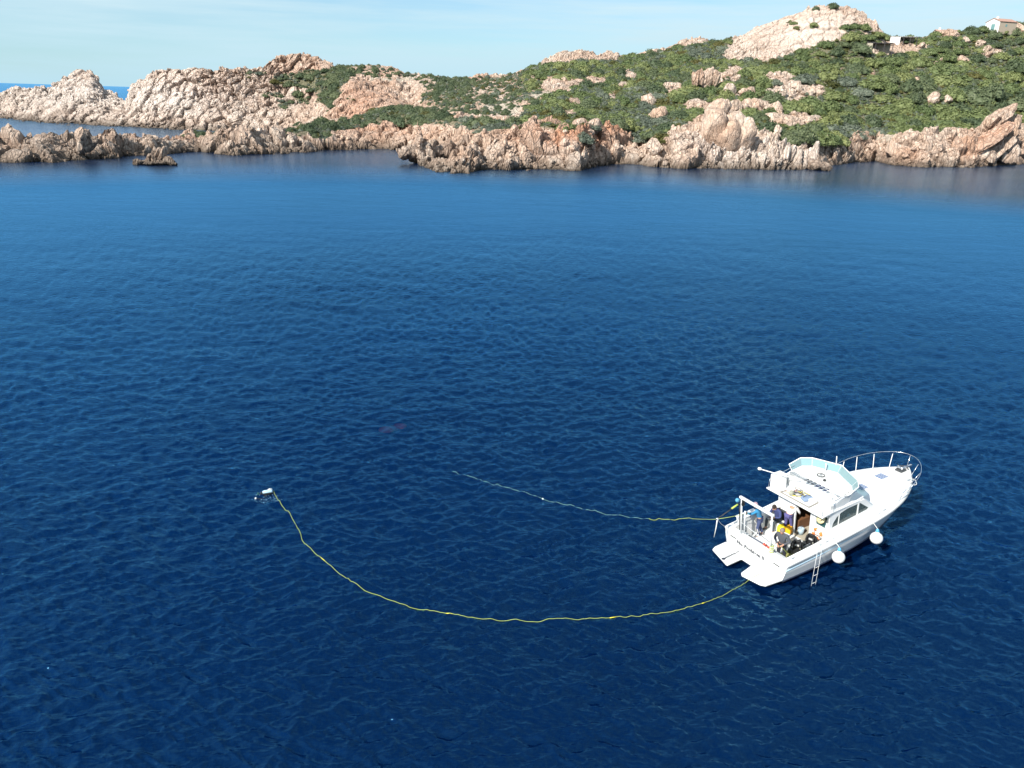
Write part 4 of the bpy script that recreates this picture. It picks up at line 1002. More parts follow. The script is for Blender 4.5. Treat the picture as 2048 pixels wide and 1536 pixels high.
# decks
def strip(name, xs, f_out, f_in, mat, parent, nx=1):
    V, F = [], []
    for x in xs:
        a, b = Vector(f_out(x)), Vector(f_in(x))
        for j in range(nx + 1): V.append(a.lerp(b, j / nx))
    for i in range(len(xs) - 1):
        for j in range(nx): q = i * (nx + 1) + j; F.append((q, q + 1, q + nx + 2, q + nx + 1))
    o = mesh_obj(name, V, F, mat, parent); m = o.modifiers.new('solid', 'SOLIDIFY'); m.thickness = .03; m.offset = 0; return o
HX0, HX1 = 2.85, 6.0
xa = [i * .2 for i in range(0, 15)] + [2.85]; xb = [2.85 + i * .225 for i in range(15)]; xc = [6.0 + i * (L_ - 6.0) / 30 for i in range(31)]
for s in (-1, 1):
    strip('coaming', xa, lambda x: (x, s * hb(x), zs(x) + .004), lambda x: (x, s * 1.47, zs(x) + .02), GEL, boat)
    strip('side_deck', xb, lambda x: (x, s * hb(x), zs(x) + .004), lambda x: (x, s * 1.38, zs(x) + .035), GEL, boat)
    prism('cockpit_side', [(.2, .38), (2.85, .38), (2.85, zs(2.85) - .01), (.2, zs(.2) - .01)], s * 1.47, s * 1.50, GEL2, boat, axis='y')
V, F = [], []
for x in xc:
    for j in range(13):
        y = -1 + j / 6.0; cab = .17 * (1 - abs(y) ** 2.5) * min(1, (x - 5.9) / .5) * min(1, max(0, (L_ - .5 - x)) / 1.5)
        V.append((x, y * hb(x), zs(x) + .004 + cab))
for i in range(len(xc) - 1):
    for j in range(12): q = i * 13 + j; F.append((q, q + 13, q + 14, q + 1))
fd = mesh_obj('foredeck', V, F, GEL, boat, smooth=True)
box('transom_top', -.02, .26, -1.47, 1.47, 1.00, 1.135, GEL, boat, .02)
box('transom_ledge', .262, .52, -1.46, 1.46, .38, 1.02, NONSKID, boat, .015)
box('cockpit_sole', .25, 2.9, -1.48, 1.48, .34, .40, GEL2, boat)
box('cabin_sole', 2.9, 5.9, -1.36, 1.36, .36, .42, SOLE, boat)
for (x0, x1, y0, y1) in ((.62, 1.62, -.05, 1.05), (1.68, 2.45, -.1, .95)):
    box('engine_hatch', x0, x1, y0, y1, .402, .52, GEL, boat, .02)
box('deck_mat', .6, 2.5, -.98, -.32, .402, .415, pm('olive_mat', (0.30, 0.29, 0.10), .95, var=.2), boat)
for y in (1.27, -1.27):
    box('transom_vent', -.035, -.02, y - .17, y + .17, .80 , .85, DGREY, boat)
# swim platform
pl = [(-.02, 1.70), (-.72, 1.66), (-.95, 1.56), (-1.24, .40), (-1.22, .31), (-.37, .34), (-.36, -.25), (-1.15, -.42), (-1.24, -.55), (-1.06, -1.42), (-.92, -1.60), (-.02, -1.68)]
prism('swim_platform', pl, .265, .345, GEL, boat, .02)
slots = []
def ink_line(pts, w=.02, z=.349):
    out = []
    for a, b in zip(pts[:-1], pts[1:]):
        a, b = Vector((a[0], a[1], z)), Vector((b[0], b[1], z)); d = (b - a).normalized(); n_ = Vector((-d.y, d.x, 0)) * w / 2; out.append([a + n_, b + n_, b - n_, a - n_])
    return out
def quads_obj(name, qs, mat, parent, thick=.003):
    V = [p for q in qs for p in q]; o = mesh_obj(name, V, [tuple(range(i * 4, i * 4 + 4)) for i in range(len(qs))], mat, parent); m = o.modifiers.new('solid', 'SOLIDIFY'); m.thickness = thick; return o
q_ = []
for i in range(6):
    x0 = -.22 - i * .10; q_ += ink_line([(x0, 1.42 - .02 * i), (x0, 1.18 - .02 * i)], .014); q_ += ink_line([(x0 - .05, -.95 + .02 * i), (x0 - .05, -1.25 + .02 * i)], .012)
    q_ += ink_line([(x0 - .12, -.62), (x0 - .12, -.78)], .012)
quads_obj('grip_line', q_, pm('pale_grey_ink', (0.50, 0.50, 0.50), .8), boat)
# the fishbone emblem on the port half of the platform
fb = ink_line([(-.05, .80), (-.98, .74)], .045)
for i, hl in enumerate([.17, .02, .10, .10, .12, .13, .13, .12, .08]):
    x = -.12 - i * .095; y = .795 - .06 * (i * .095 / .9)
    if hl > .05: fb += ink_line([(x, y + hl), (x - .05, y), (x, y - hl)], .022)
hd = []
for i in range(12):
    a = i * 6.283 / 12; hd.append((-1.06 + .105 * math.cos(a), .735 + .085 * math.sin(a), .349))
fo = quads_obj('fishbone_emblem', fb, INK, boat); fh = mesh_obj('emblem_head', hd, [tuple(range(12))], INK, fo); fh.modifiers.new('solid', 'SOLIDIFY').thickness = .003
# name on the transom
def lettering(name, s, size, mat, parent, M, spacing=1.0):
    cu = bpy.data.curves.new(name, 'FONT'); cu.body = s; cu.size = size; cu.extrude = .003; cu.offset = .008; cu.space_character = spacing; cu.align_x = 'CENTER'; cu.align_y = 'CENTER'
    tmp = bpy.data.objects.new(name, cu); COL.objects.link(tmp); dg = bpy.context.evaluated_depsgraph_get(); me = bpy.data.meshes.new_from_object(tmp.evaluated_get(dg)); bpy.data.objects.remove(tmp)
    me.materials.clear(); me.materials.append(mat); me.transform(M); o = bpy.data.objects.new(name, me); return link(o, parent)
Mt = Matrix.Translation((-.032, .21, .72)) @ Matrix(((0, 0, -1, 0), (-1, 0, 0, 0), (0, 1, 0, 0), (0, 0, 0, 1)))
lettering('name_lettering', 'No Problem II', .25, INK, boat, Mt, 1.12)

# deckhouse
side_out = [(2.90, zs(2.75) + .03), (2.80, 2.50), (5.02, 2.52), (6.02, zs(6.0) + .06), (5.0, zs(5.0) + .04)]
win = [(3.02, 1.68), (3.08, 1.92), (3.26, 2.15), (3.52, 2.30), (3.9, 2.39), (4.72, 2.42), (5.38, 1.96), (5.30, 1.90)]
for s in (-1, 1):
    wl_ = panel('house_side', lambda p: (p[0], s * 1.38, p[1]), side_out, [win], GEL, boat, (0, s * .05, 0))
    gp = panel('side_window', lambda p: (p[0], s * 1.402, p[1]), win, [], GLASS, boat, (0, s * .008, 0))
    for xx_, z0, z1 in ((4.60, 1.82, 2.42), (3.42, 1.70, 2.25)):
        box('window_post', xx_, xx_ + (.07 if xx_ > 4 else .03), s * 1.41, s * 1.435, z0, z1, GEL, gp)
    box('curtain', 3.5, 4.05, s * 1.33, s * 1.36, 1.60, 2.42, CURT, boat); box('curtain', 3.05, 3.3, s * 1.33, s * 1.36, 1.60, 2.3, pm('teal_curtain', (0.10, 0.28, 0.30), .9), boat)
aft = [(-1.38, .42), (-.38, .42), (-.38, 2.12), (.50, 2.12), (.50, .42), (1.38, .42), (1.38, 2.50), (-1.38, 2.50)]
panel('aft_bulkhead', lambda p: (3.0, p[0], p[1]), aft, [[(-1.10, 1.50), (-.62, 1.50), (-.62, 2.08), (-1.20, 2.08)]], GEL, boat, (.05, 0, 0))
panel('aft_window', lambda p: (3.04, p[0], p[1]), [(-1.10, 1.50), (-.62, 1.50), (-.62, 2.08), (-1.20, 2.08)], [], DKGLASS, boat, (.006, 0, 0))
for y in (-.38, .50): box('door_frame', 2.94, 3.0, y - .04, y + .03, .42, 2.18, ALU, boat)
box('sliding_door', 3.06, 3.10, -.34, -.28, .44, 2.1, ALU, boat)
ws = [(5.02, 2.50, 1.30), (6.02, zs(6.0) + .10, 1.38)]
V = [(5.02, -1.38, 2.50), (5.02, 1.38, 2.50), (6.05, 1.36, zs(6) + .07), (6.22, 0, zs(6.2) + .17), (6.05, -1.36, zs(6) + .07), (5.16, 0, 2.50)]
wf = mesh_obj('windshield_frame', V, [(5, 0, 4, 3), (1, 5, 3, 2)], GEL, boat); wf.modifiers.new('solid', 'SOLIDIFY').thickness = .05
for s in (-1, 1):
    def lp(a, b):
        top = Vector((5.05, s * 1.25, 2.53)).lerp(Vector((5.17, 0, 2.53)), a); bot = Vector((6.08, s * 1.28, zs(6) + .13)).lerp(Vector((6.23, 0, zs(6.2) + .22)), a); return top.lerp(bot, b)
    for a0, a1 in ((.06, .48), (.54, .95)):
        o = mesh_obj('windshield_cover', [lp(a0, .12), lp(a1, .12), lp(a1, .86), lp(a0, .86)], [(0, 1, 2, 3)], SHADEB, boat); o.modifiers.new('solid', 'SOLIDIFY').thickness = .02
# saloon
box('dashboard', 4.7, 5.6, -1.3, 1.3, .42, 1.75, WOOD, boat, .03); box('settee', 3.3, 4.6, .55, 1.34, .42, .95, WOOD, boat, .04); box('settee', 3.6, 4.6, -1.34, -.75, .42, .95, pm('brown_cushion', (.18, .12, .09), .9), boat, .04)
box('locker', 2.95, 3.3, .75, 1.33, .42, 1.3, DGREY, boat, .02)
# roof / flybridge deck
roofp = [(2.16, -1.58), (2.16, 1.58), (2.9, 1.50), (4.6, 1.44), (5.10, 1.30), (5.28, 0), (5.10, -1.30), (4.6, -1.44), (2.9, -1.50)]
prism('flybridge_deck', roofp, 2.50, 2.58, GEL, boat, .02)
# coaming: flared wall round the bridge
cp = [(2.85, -1.40, 2.84), (3.2, -1.42, 2.98), (3.6, -1.42, 3.08), (4.05, -1.34, 3.16), (4.35, -1.05, 3.20), (4.78, 0, 3.24), (4.45, 1.05, 3.20), (4.15, 1.34, 3.16), (3.6, 1.42, 3.08), (3.2, 1.42, 2.98), (2.85, 1.40, 2.84)]
V, F = [], []
for i, (x, y, z) in enumerate(cp):
    fl = .14 if x > 4.0 else .06; n_ = Vector((x - 3.5, y * .9, 0)).normalized()
    V += [(x, y, 2.575), (x + n_.x * fl, y + n_.y * fl, z), (x + n_.x * fl - .0, y + n_.y * fl, z + .0)]
    V[-1] = (x + n_.x * (fl - .09), y + n_.y * (fl - .09), z - .01); V.append((x - n_.x * .05, y - n_.y * .05, 2.575))
for i in range(len(cp) - 1):
    for j in range(3): a = i * 4 + j; F.append((a, a + 1, a + 5, a + 4))
mesh_obj('bridge_coaming', V, F, GEL, boat)
# windscreen of turquoise acrylic with a white frame
top, bot = [], []
for (x, y, z) in cp[2:9]:
    n_ = Vector((x - 3.5, y * .9, 0)).normalized(); e = .12 if x > 4.0 else .05
    bot.append(Vector((x + n_.x * e, y + n_.y * e, z))); hgt = .31 if x > 4.0 else .22; top.append(Vector((x + n_.x * (e + .20), y + n_.y * (e + .20), z + hgt)))
for i in range(len(top) - 1):
    o = mesh_obj('windscreen_pane', [bot[i], bot[i + 1], top[i + 1], top[i]], [(0, 1, 2, 3)], ACRYL, boat); o.modifiers.new('solid', 'SOLIDIFY').thickness = .012
tube('windscreen_frame', top, .022, WHITE, boat, 6)
for i in (0, 2, 3, 4, 6): tube('windscreen_strut', [bot[i], top[i]], .016, WHITE, boat, 6)
# console, seat and gear shelf on the bridge
prism('console', [(3.85, -1.2), (3.85, 1.2), (4.2, 1.16), (4.62, .1), (4.62, -.1), (4.2, -1.16)], 2.582, 3.02, GEL2, boat, .04)
box('helm_seat', 3.15, 3.62, -1.25, 1.25, 2.582, 2.93, GEL2, boat, .05); box('seat_back', 3.10, 3.16, -1.2, 1.2, 2.80, 3.08, GEL2, boat, .02)
tube('steering_wheel', [(4.35 + .17 * math.cos(a), .45 + .17 * math.sin(a), 3.07) for a in [i * .3927 for i in range(16)]], .022, DGREY, boat, 6, closed=True)
tubes('wheel_spoke', [[(4.35, .45, 3.06), (4.35 + .17 * math.cos(a), .45 + .17 * math.sin(a), 3.07)] for a in (0, 2.1, 4.2)], .012, STEEL, boat, 5)
lathe('compass', [(.001, 0), (.07, .0), (.07, .05), (.03, .09), (.001, .1)], BLACK, boat, 12, (4.12, .05, 3.02))
# folded canopy frame with its dark slats
tubes('canopy_frame', [[(3.45, -1.42, 2.95), (3.25, -1.2, 3.22), (3.15, 0, 3.28), (3.2, 1.2, 3.22), (3.45, 1.42, 2.95)], [(3.5, -1.44, 2.98), (3.42, -1.2, 3.16), (3.34, 0, 3.20), (3.4, 1.2, 3.16), (3.5, 1.44, 2.98)]], .018, STEEL, boat, 6)
for i, y in enumerate((.30, .12, -.10, -.34, -.56, -.78)):
    box('canopy_slat', 3.12, 3.36, y - .055, y + .055, 3.20, 3.23, DGREY if i < 3 else NAVY, boat)
tubes('hand_rail', [[(2.2, -1.5, 2.6), (2.25, -1.5, 3.0), (2.9, -1.5, 3.12), (4.2, -1.56, 3.24)], [(2.2, 1.5, 2.6), (2.25, 1.5, 3.0), (2.9, 1.5, 3.12), (4.2, 1.56, 3.24)], [(2.9, -1.5, 2.6), (2.9, -1.5, 3.12)]], .014, STEEL, boat, 6)
# hatch frame at the aft end of the bridge deck
for a, b in (((2.30, .88), (2.30, -.72)), ((2.95, .80), (2.95, -.66)), ((2.30, .88), (2.95, .80)), ((2.30, -.72), (2.95, -.66))):
    V = ink_line([a, b], .05, 2.60); quads_obj('hatch_frame', V, pm('weathered_trim', (0.28, 0.26, 0.23), .9), boat, .03)
box('deck_locker', 2.18, 2.78, .98, 1.42, 2.582, 3.36, GEL, boat, .05)
tube('lamp_arm', [(1.72, 1.62, 3.62), (2.4, .85, 3.42), (3.1, .15, 3.24)], .022, WHITE, boat, 6); lathe('lamp_head', [(.001, -.05), (.07, -.04), (.09, 0), (.07, .05), (.001, .07)], WHITE, boat, 12, (1.70, 1.64, 3.63))
tube('aerial', [(5.05, .22, 2.58), (5.02, .22, 3.3), (4.98, .22, 3.95)], [.03, .026, .018], WHITE, boat, 6); tube('aerial', [(4.6, .42, 3.2), (4.56, .42, 3.62)], .022, WHITE, boat, 6)
# transom gantry
ga = empty('gantry', parent=boat)
tube('post', [(.10, .95, 1.12), (.0, .95, 2.97)], .042, ALU, ga, 6); tube('post', [(.10, -.79, 1.12), (.0, -.79, 2.97)], .042, ALU, ga, 6)
box('beam', -.06, .06, -.88, 1.06, 2.95, 3.05, ALU, ga, .015); tube('post', [(.18, .82, 1.12), (.12, .82, 2.35)], .03, ALU, ga, 6)
tube('brace', [(.05, .95, 1.75), (.05, -.79, 1.55)], .014, ALU, ga, 6); lathe('pulley', [(.001, -.05), (.09, -.05), (.09, .05), (.001, .05)], BLUEP, ga, 12, (-.14, 1.06, 2.86), rx_(R_(90)))
box('bracket', -.02, .10, .84, .94, 2.62, 2.92, BLACK, ga, .01)
# bow rail
def rail(s):
    return [(x, s * min(hb(x) * .98 + .02, hb(x)) if x < 9.9 else s * hb(x), zs(x) + h) for x, h in []]
prt = [(5.6, 1.70, zs(5.6) + .02), (6.3, 1.74, zs(6.3) + .42), (7.0, 1.74, zs(7) + .58), (8.0, 1.64, zs(8) + .64), (8.9, 1.36, zs(8.9) + .66), (9.6, .92, zs(9.6) + .67), (10.0, .45, zs(10) + .67), (10.12, 0, zs(10.1) + .67)]
pts = catmull([(a, b, c) for a, b, c in prt] + [(a, -b, c) for a, b, c in prt[-2::-1]], 5)
tube('bow_rail', pts, .012, STEEL, boat, 6)
for x, y in ((7.5, 1.66), (8.3, 1.56), (9.1, 1.22), (9.75, .68)):
    for s in (-1, 1):
        b = min(hb(x) * .95, y + .1); z1 = zs(x) + .60
        tube('stanchion', [(x - .28, s * min(hb(x - .28) * .95, y + .15), zs(x - .28)), (x, s * y, z1)], .017, WHITE if s > 0 else STEEL, boat, 6)
tube('stanchion', [(9.95, 0, zs(9.9)), (10.1, 0, zs(10) + .66)], .017, STEEL, boat, 6)
# deck hatches, windlass, cleats
HBL = glassm('blue_hatch_glass', (0.05, 0.16, 0.42), .2)
for x, y in ((6.78, .05), (8.2, .08)):
    hr = empty('deck_hatch', parent=boat); z = zs(x) + .185
    prism('frame', [(x - .27, y - .24), (x + .27, y - .24), (x + .27, y + .24), (x - .27, y + .24)], z, z + .035, ALU, hr, .01)
    prism('pane', [(x - .23, y - .20), (x + .23, y - .20), (x + .23, y + .20), (x - .23, y + .20)], z + .036, z + .044, HBL, hr)
    for i in range(4): box('grille_bar', x - .16 + i * .10, x - .145 + i * .10, y - .2, y + .2, z + .045, z + .055, ALU, hr)
    hr.name = 'deck_hatch'
wd = empty('windlass', parent=boat)
box('base', 9.35, 9.75, -.16, .20, zs(9.5) + .03, zs(9.5) + .12, DGREY, wd, .02); lathe('drum', [(.001, -.14), (.10, -.14), (.06, -.05), (.06, .05), (.10, .14), (.001, .14)], STEEL, wd, 12, (9.5, .02, zs(9.5) + .2), rx_(R_(90)))
tubes('chain', [catmull([(9.6, .0, zs(9.6) + .16), (9.85, .1, zs(9.8) + .10), (10.05, .02, zs(10) + .1), (10.3, 0, zs(10) - .02)], 4)], .025, DGREY, wd, 6)
box('anchor', 9.7, 10.3, -.05, .05, zs(10) + .06, zs(10) + .13, STEEL, wd, .01)
tubes('anchor_fluke', [[(9.75, -.22, zs(10) + .1), (9.95, 0, zs(10) + .12), (9.75, .22, zs(10) + .1)]], .03, DGREY, wd, 6)
for x, s in ((.45, -1), (2.45, -1), (6.2, -1), (9.0, -1), (.45, 1), (5.2, 1), (8.8, 1)):
    y = s * (hb(x) - .13); z = zs(x) + .03
    tubes('cleat', [[(x - .11, y, z + .06), (x + .11, y, z + .06)], [(x - .04, y, z), (x - .04, y, z + .06)], [(x + .04, y, z), (x + .04, y, z + .06)]], .014, STEEL, boat, 6)
for x in (1.15, 1.75, 3.6, 4.8): lathe('deck_filler', [(.001, 0), (.035, 0), (.035, .012), (.001, .014)], STEEL, boat, 10, (x, -1.68, zs(x) + .02))
for x in (2.15, 2.95, 3.25): box('deck_vent', x - .13, x + .13, -1.74, -1.60, zs(x) + .022, zs(x) + .032, NONSKID, boat)
tube('mooring_loop', catmull([(9.3, -.9, zs(9.3) + .06), (9.0, -.7, zs(9) + .10), (8.75, -.95, zs(8.8) + .05), (9.0, -1.2, zs(9) + .04), (9.3, -.9, zs(9.3) + .06)], 5), .015, ROPEW, boat, 5)

# ------------------------------------------------------------------ things on, in and round the boat
def on_boat(name, x, y, z, rz=0, rx=0, ry=0):
    return empty(name, BM @ Matrix.Translation((x, y, z)) @ rz_(rz) @ ry_(ry) @ rx_(rx))
def fender(x, label):
    y = -(hb(x) + .31); e = on_boat('ball_fender', x, y, 0)
    zc = .62 + .045 * x
    pr_ = [(.001, -.27)] + [(.27 * math.sin(a), -.27 * math.cos(a)) for a in [i * math.pi / 14 for i in range(1, 13)]] + [(.09, .29), (.07, .38), (.001, .39)]
    lathe('ball', pr_, WHITE, e, 24, (0, 0, zc)); lathe('neck', [(.075, .30), (.085, .34), (.06, .44), (.03, .47), (.001, .48)], BLUEP, e, 14, (0, 0, zc))
    tubes('lanyard', [catmull([(0, 0, zc + .45), (0, .12, zc + .55), (0, .34, zs(x) + .03), (0, .46, zs(x) + .08)], 4)], .014, ROPEW, e, 6)
    tag(e, label, 'fender', 'ball fenders')
fender(2.72, 'large white ball fender with blue neck hanging nearer the stern')
fender(5.15, 'large white ball fender with blue neck hanging nearer the bow')
e = on_boat('boarding_ladder', 1.62, -1.92, 0)
for dx in (0, .26): tube('rail', [(dx, .25, 1.32), (dx, .02, 1.40), (dx - .1, -.08, 1.2), (dx - .42, -.22, -.35)], .009, WHITE, e, 6)
for i in range(3): z = .55 - i * .34; tube('rung', [(-.14 - i * .09, -.09 - i * .04, z), (.16 - i * .09, -.09 - i * .04, z)], .010, WHITE, e, 6)
tag(e, 'white boarding ladder hooked over the starboard side into the water', 'ladder')
e = on_boat('lifebuoy', 2.93, -.80, 1.10, ry=R_(90))
for i in range(8):
    a0 = i * math.pi / 4; tube('ring_segment', [(.21 * math.cos(a0 + t * .7854 / 6), .21 * math.sin(a0 + t * .7854 / 6), 0) for t in range(7)], .062, ORG if i % 2 else WHITE, e, 10)
tag(e, 'orange and white lifebuoy hung on the aft bulkhead right of the door', 'lifebuoy')
e = on_boat('sun_hat', 2.90, -.92, 1.94, ry=R_(-62))
lathe('brim', [(.001, 0), (.21, -.01), (.215, 0), (.12, .02), (.001, .021)], STRAW, e, 20); lathe('crown', [(.105, .015), (.10, .09), (.07, .12), (.001, .125)], STRAW, e, 16); tube('band', [(.108 * math.cos(a), .108 * math.sin(a), .035) for a in [i * .3927 for i in range(16)]], .011, DGREY, e, 5, True)
tag(e, 'straw sun hat hanging over the small window beside the door', 'hat')
def jerry(x, y, label, m, s=1.0, rz=0.2):
    e = on_boat('jerrycan', x, y, .52, rz)
    prism('body', [(-.16, 0), (.16, 0), (.16, .30), (.08, .38), (-.12, .38), (-.16, .33)], -.10 * s, .10 * s, m, e, .03, axis='y'); tube('handle', [(-.10, 0, .38), (-.06, 0, .44), (.06, 0, .44), (.09, 0, .38)], .02, m, e, 6); lathe('cap', [(.035, 0), (.035, .04), (.001, .045)], ORG, e, 10, (.12, 0, .36))
    tag(e, label, 'jerrycan', 'yellow containers')
jerry(2.42, .72, 'bright yellow container on the engine box behind the seated man', YEL, 1.5); jerry(2.66, .50, 'orange yellow container beside the brighter yellow one', YOR, 1.2, .4)
e = on_boat('bucket', 3.2, .28, .42); lathe('pail', [(.001, 0), (.12, 0), (.15, .30), (.135, .30), (.11, .02), (.001, .02)], pm('grey_blue_plastic', (.35, .45, .52), .5), e, 16); tube('handle', [(.15 * math.cos(a), 0, .30 + .13 * math.sin(a)) for a in [i * .3927 for i in range(9)]], .008, STEEL, e, 5)
tag(e, 'pale blue bucket standing just inside the cabin door', 'bucket')
def bcd(x, y, label, rz, crate=False):
    e = on_boat('dive_vest', x, y, .42, rz)
    prism('back_plate', [(-.25, .05), (.25, .05), (.29, .35), (.24, .62), (.12, .78), (-.12, .78), (-.24, .62), (-.29, .35)], -.05, .06, BLACK, e, .04, axis='y')
    for s in (-1, 1):
        tube('shoulder_strap', [(s * .12, -.04, .76), (s * .15, -.16, .66), (s * .17, -.17, .45), (s * .2, -.08, .28)], .035, BLACK, e, 6); prism('pocket', [(s * .14, .08), (s * .34, .10), (s * .34, .32), (s * .16, .34)], -.17, -.06, DGREY, e, .03, axis='y')
        box('buckle', s * .17 - .03, s * .17 + .03, -.22, -.19, .47, .52, STEEL, e)
    tube('hose', catmull([(.05, .08, .78), (.3, .12, .7), (.36, 0, .45), (.2, -.2, .3)], 5), .013, BLACK, e, 6); box('label_patch', -.09, .09, -.075, -.052, .50, .58, pm('pale_patch', (.5, .5, .5), .7), e)
    tag(e, label, 'dive vest', 'dive vests')
bcd(1.72, -.80, 'black dive vest standing beside the yellow cylinder', R_(-60)); bcd(2.60, -.80, 'black dive vest leaning over the grey crate by the bulkhead', R_(-75))
e = on_boat('scuba_cylinder', 1.22, -1.12, .56, R_(25), 0, R_(72)); lathe('tank', [(.001, -.32), (.07, -.31), (.095, -.27), (.095, .20), (.06, .28), (.03, .30), (.001, .30)], YEL, e, 18); lathe('valve', [(.02, .30), (.02, .36), (.04, .37), (.04, .41), (.001, .42)], STEEL, e, 10); tube('strap', [(.10 * math.cos(a), .10 * math.sin(a), .02) for a in [i * .3927 for i in range(16)]], .014, BLACK, e, 5, True); lathe('boot', [(.099, -.325), (.099, -.20), (.10, -.20)], BLACK, e, 18)
tag(e, 'yellow scuba cylinder with a black boot lying by the starboard coaming', 'cylinder')
e = on_boat('crate', 2.34, -1.1, .40, R_(4))
for (a, b, c, d) in ((-.45, .45, -.3, -.27), (-.45, .45, .27, .3), (-.45, -.42, -.27, .27), (.42, .45, -.27, .27)): box('side', a, b, c, d, 0, .34, pm('grey_crate', (.22, .25, .28), .6), e)
box('base', -.42, .42, -.27, .27, 0, .03, MATS['grey_crate'], e); tag(e, 'grey plastic crate of dive gear along the starboard side of the cockpit', 'crate')
e = on_boat('dive_tank', 2.22, -1.0, .62, R_(80), R_(90)); lathe('tank', [(.001, -.28), (.08, -.26), (.08, .16), (.04, .24), (.001, .25)], pm('cream_paint', (.68, .66, .48), .5), e, 16); lathe('valve', [(.02, .24), (.02, .30), (.001, .31)], STEEL, e, 8)
tag(e, 'cream coloured cylinder lying in the grey crate', 'cylinder')
e = on_boat('fibreglass_chest', 1.05, 1.58, 1.34, R_(2)); prism('body', [(-.50, -.08), (.50, -.08), (.54, .16), (-.54, .16)], -.16, .13, GEL2, e, .03, axis='y'); box('lid', -.58, .58, -.20, .17, .162, .20, GEL, e, .02); box('latch', -.05, .05, -.22, -.20, .10, .18, STEEL, e)
tag(e, 'white fibreglass chest on the port coaming beside the man in blue', 'chest')
e = on_boat('rod_bundle', .42, 1.30, .42); tubes('rod', [[(-.02, .0, 0), (.02, .08, 1.65)], [(.05, .03, 0), (-.05, .10, 1.85)], [(.02, -.04, 0), (.08, .02, 1.4)]], .028, BLACK, e, 6); box('bag', -.12, .3, -.12, .14, 0, .46, NAVY, e, .05)
tag(e, 'bundle of black rods in a navy bag at the port stern corner', 'rods')
e = on_boat('outrigger_arm', -.02, 1.0, 2.1)
tube('arm', [(0, .0, .62), (-.5, .1, .36), (-1.1, .2, .08)], .024, BLACK, e, 6); tube('grip', [(-.12, .02, .57), (-.42, .08, .42)], .04, ROPEY, e, 8)
tube('hanging_strap', [(-1.1, .2, .05), (-1.13, .22, -.4), (-1.2, .24, -.86)], [.03, .022, .012], ROPEW, e, 6); tube('stay', [(-1.1, .2, .05), (-.6, .45, -.5), (-.1, .62, -.92)], .01, ROPEW, e, 5); lathe('shackle', [(.001, -.05), (.06, -.03), (.06, .03), (.001, .05)], STEEL, e, 10, (-1.1, .2, .07))
tag(e, 'black arm reaching aft from the gantry with a white strap hanging from it', 'arm')
e = on_boat('rope_coil', 0.12, -.82, 1.14)
for i in range(7): tube('loop', [(.075 * math.cos(a), .085 * math.sin(a), .03 + i * .05 + .015 * math.sin(a * 2 + i)) for a in [j * .5236 for j in range(12)]], .016, ROPEW if i % 2 else ROPEY, e, 5, True)
tag(e, 'pale rope wrapped round the foot of the starboard gantry post', 'rope')
for i, (y, lab) in enumerate(((-.22, 'red reel nearest the middle of the transom ledge'), (-.42, 'red reel between the two others on the transom ledge'), (-.60, 'red reel nearest the gantry foot on the transom ledge'))):
    e = on_boat('reel', .36, y, 1.03, .3 * i, R_(90)); lathe('spool', [(.001, -.05), (.08, -.05), (.035, -.03), (.035, .03), (.08, .05), (.001, .05)], REDP, e, 12, (0, .06, 0)); tube('handle', [(0, .06, .05), (.05, .08, .09)], .01, DGREY, e, 5); tag(e, lab, 'reel', 'red reels on the ledge')
e = on_boat('tool_bar', .40, .28, 1.04, R_(92)); tube('shaft', [(-.42, 0, .02), (.42, 0, .02)], .02, NAVY, e, 6); tube('grip', [(.30, 0, .02), (.46, 0, .02)], .028, DGREY, e, 6); tag(e, 'dark blue bar lying along the transom ledge', 'bar')
e = on_boat('deck_table', 1.98, .12, .52, R_(12)); box('top', -.55, .30, -.26, .22, .24, .28, GEL2, e, .015)
for a, b in ((-.5, -.22), (.25, -.22), (-.5, .18), (.25, .18)): tube('leg', [(a, b, 0), (a, b, .24)], .016, ALU, e, 6)
tag(e, 'low white bench in the middle of the cockpit behind the grey sweater man', 'bench')
# gear heaped in the bridge hatch frame
def heap(label, name, x, y, z, parts):
    e = on_boat(name, x, y, z)
    for nm, pts, r, m in parts: tube(nm, catmull(pts, 5), r, m, e, 6)
    return e
e = heap('', 'hose_coil', 2.62, .16, 2.66, [('coil', [(.2 * math.cos(a) * (1 - .02 * i), .2 * math.sin(a), .02 + .015 * i) for i, a in enumerate([k_ * .7 for k_ in range(26)])], .014, BLACK), ('yellow_hose', [(-.25, .1, .05), (-.1, -.15, .08), (.1, -.25, .06), (.22, -.1, .07), (.15, .15, .12)], .014, YEL), ('hose_end', [(.2, .1, .1), (.32, -.05, .12), (.42, -.3, .05)], .014, YEL)])
tag(e, 'black and yellow regulator hoses coiled on the bridge deck', 'hoses')
e = on_boat('gauge_reel', 2.52, .42, 2.70, 0, R_(70)); lathe('drum', [(.001, -.06), (.13, -.06), (.13, -.04), (.05, -.03), (.05, .03), (.13, .04), (.13, .06), (.001, .06)], pm('khaki_metal', (.33, .34, .27), .6), e, 18); tube('handle', [(0, 0, .06), (.08, 0, .12)], .012, STEEL, e, 5); tag(e, 'khaki reel standing next to the hose coil on the bridge deck', 'reel')
e = on_boat('folded_towel', 2.72, .66, 2.60, .4); prism('layer', [(-.26, -.16), (.26, -.2), (.28, .14), (-.2, .2)], 0, .05, pm('pink_towel', (.70, .42, .36), .95, var=.2), e, .02); prism('layer', [(-.2, -.12), (.2, -.16), (.24, .1), (-.16, .14)], .052, .09, pm('white_towel', (.74, .70, .70), .95), e, .02); tag(e, 'pink and white towel bundle left of the hose coil', 'towel')
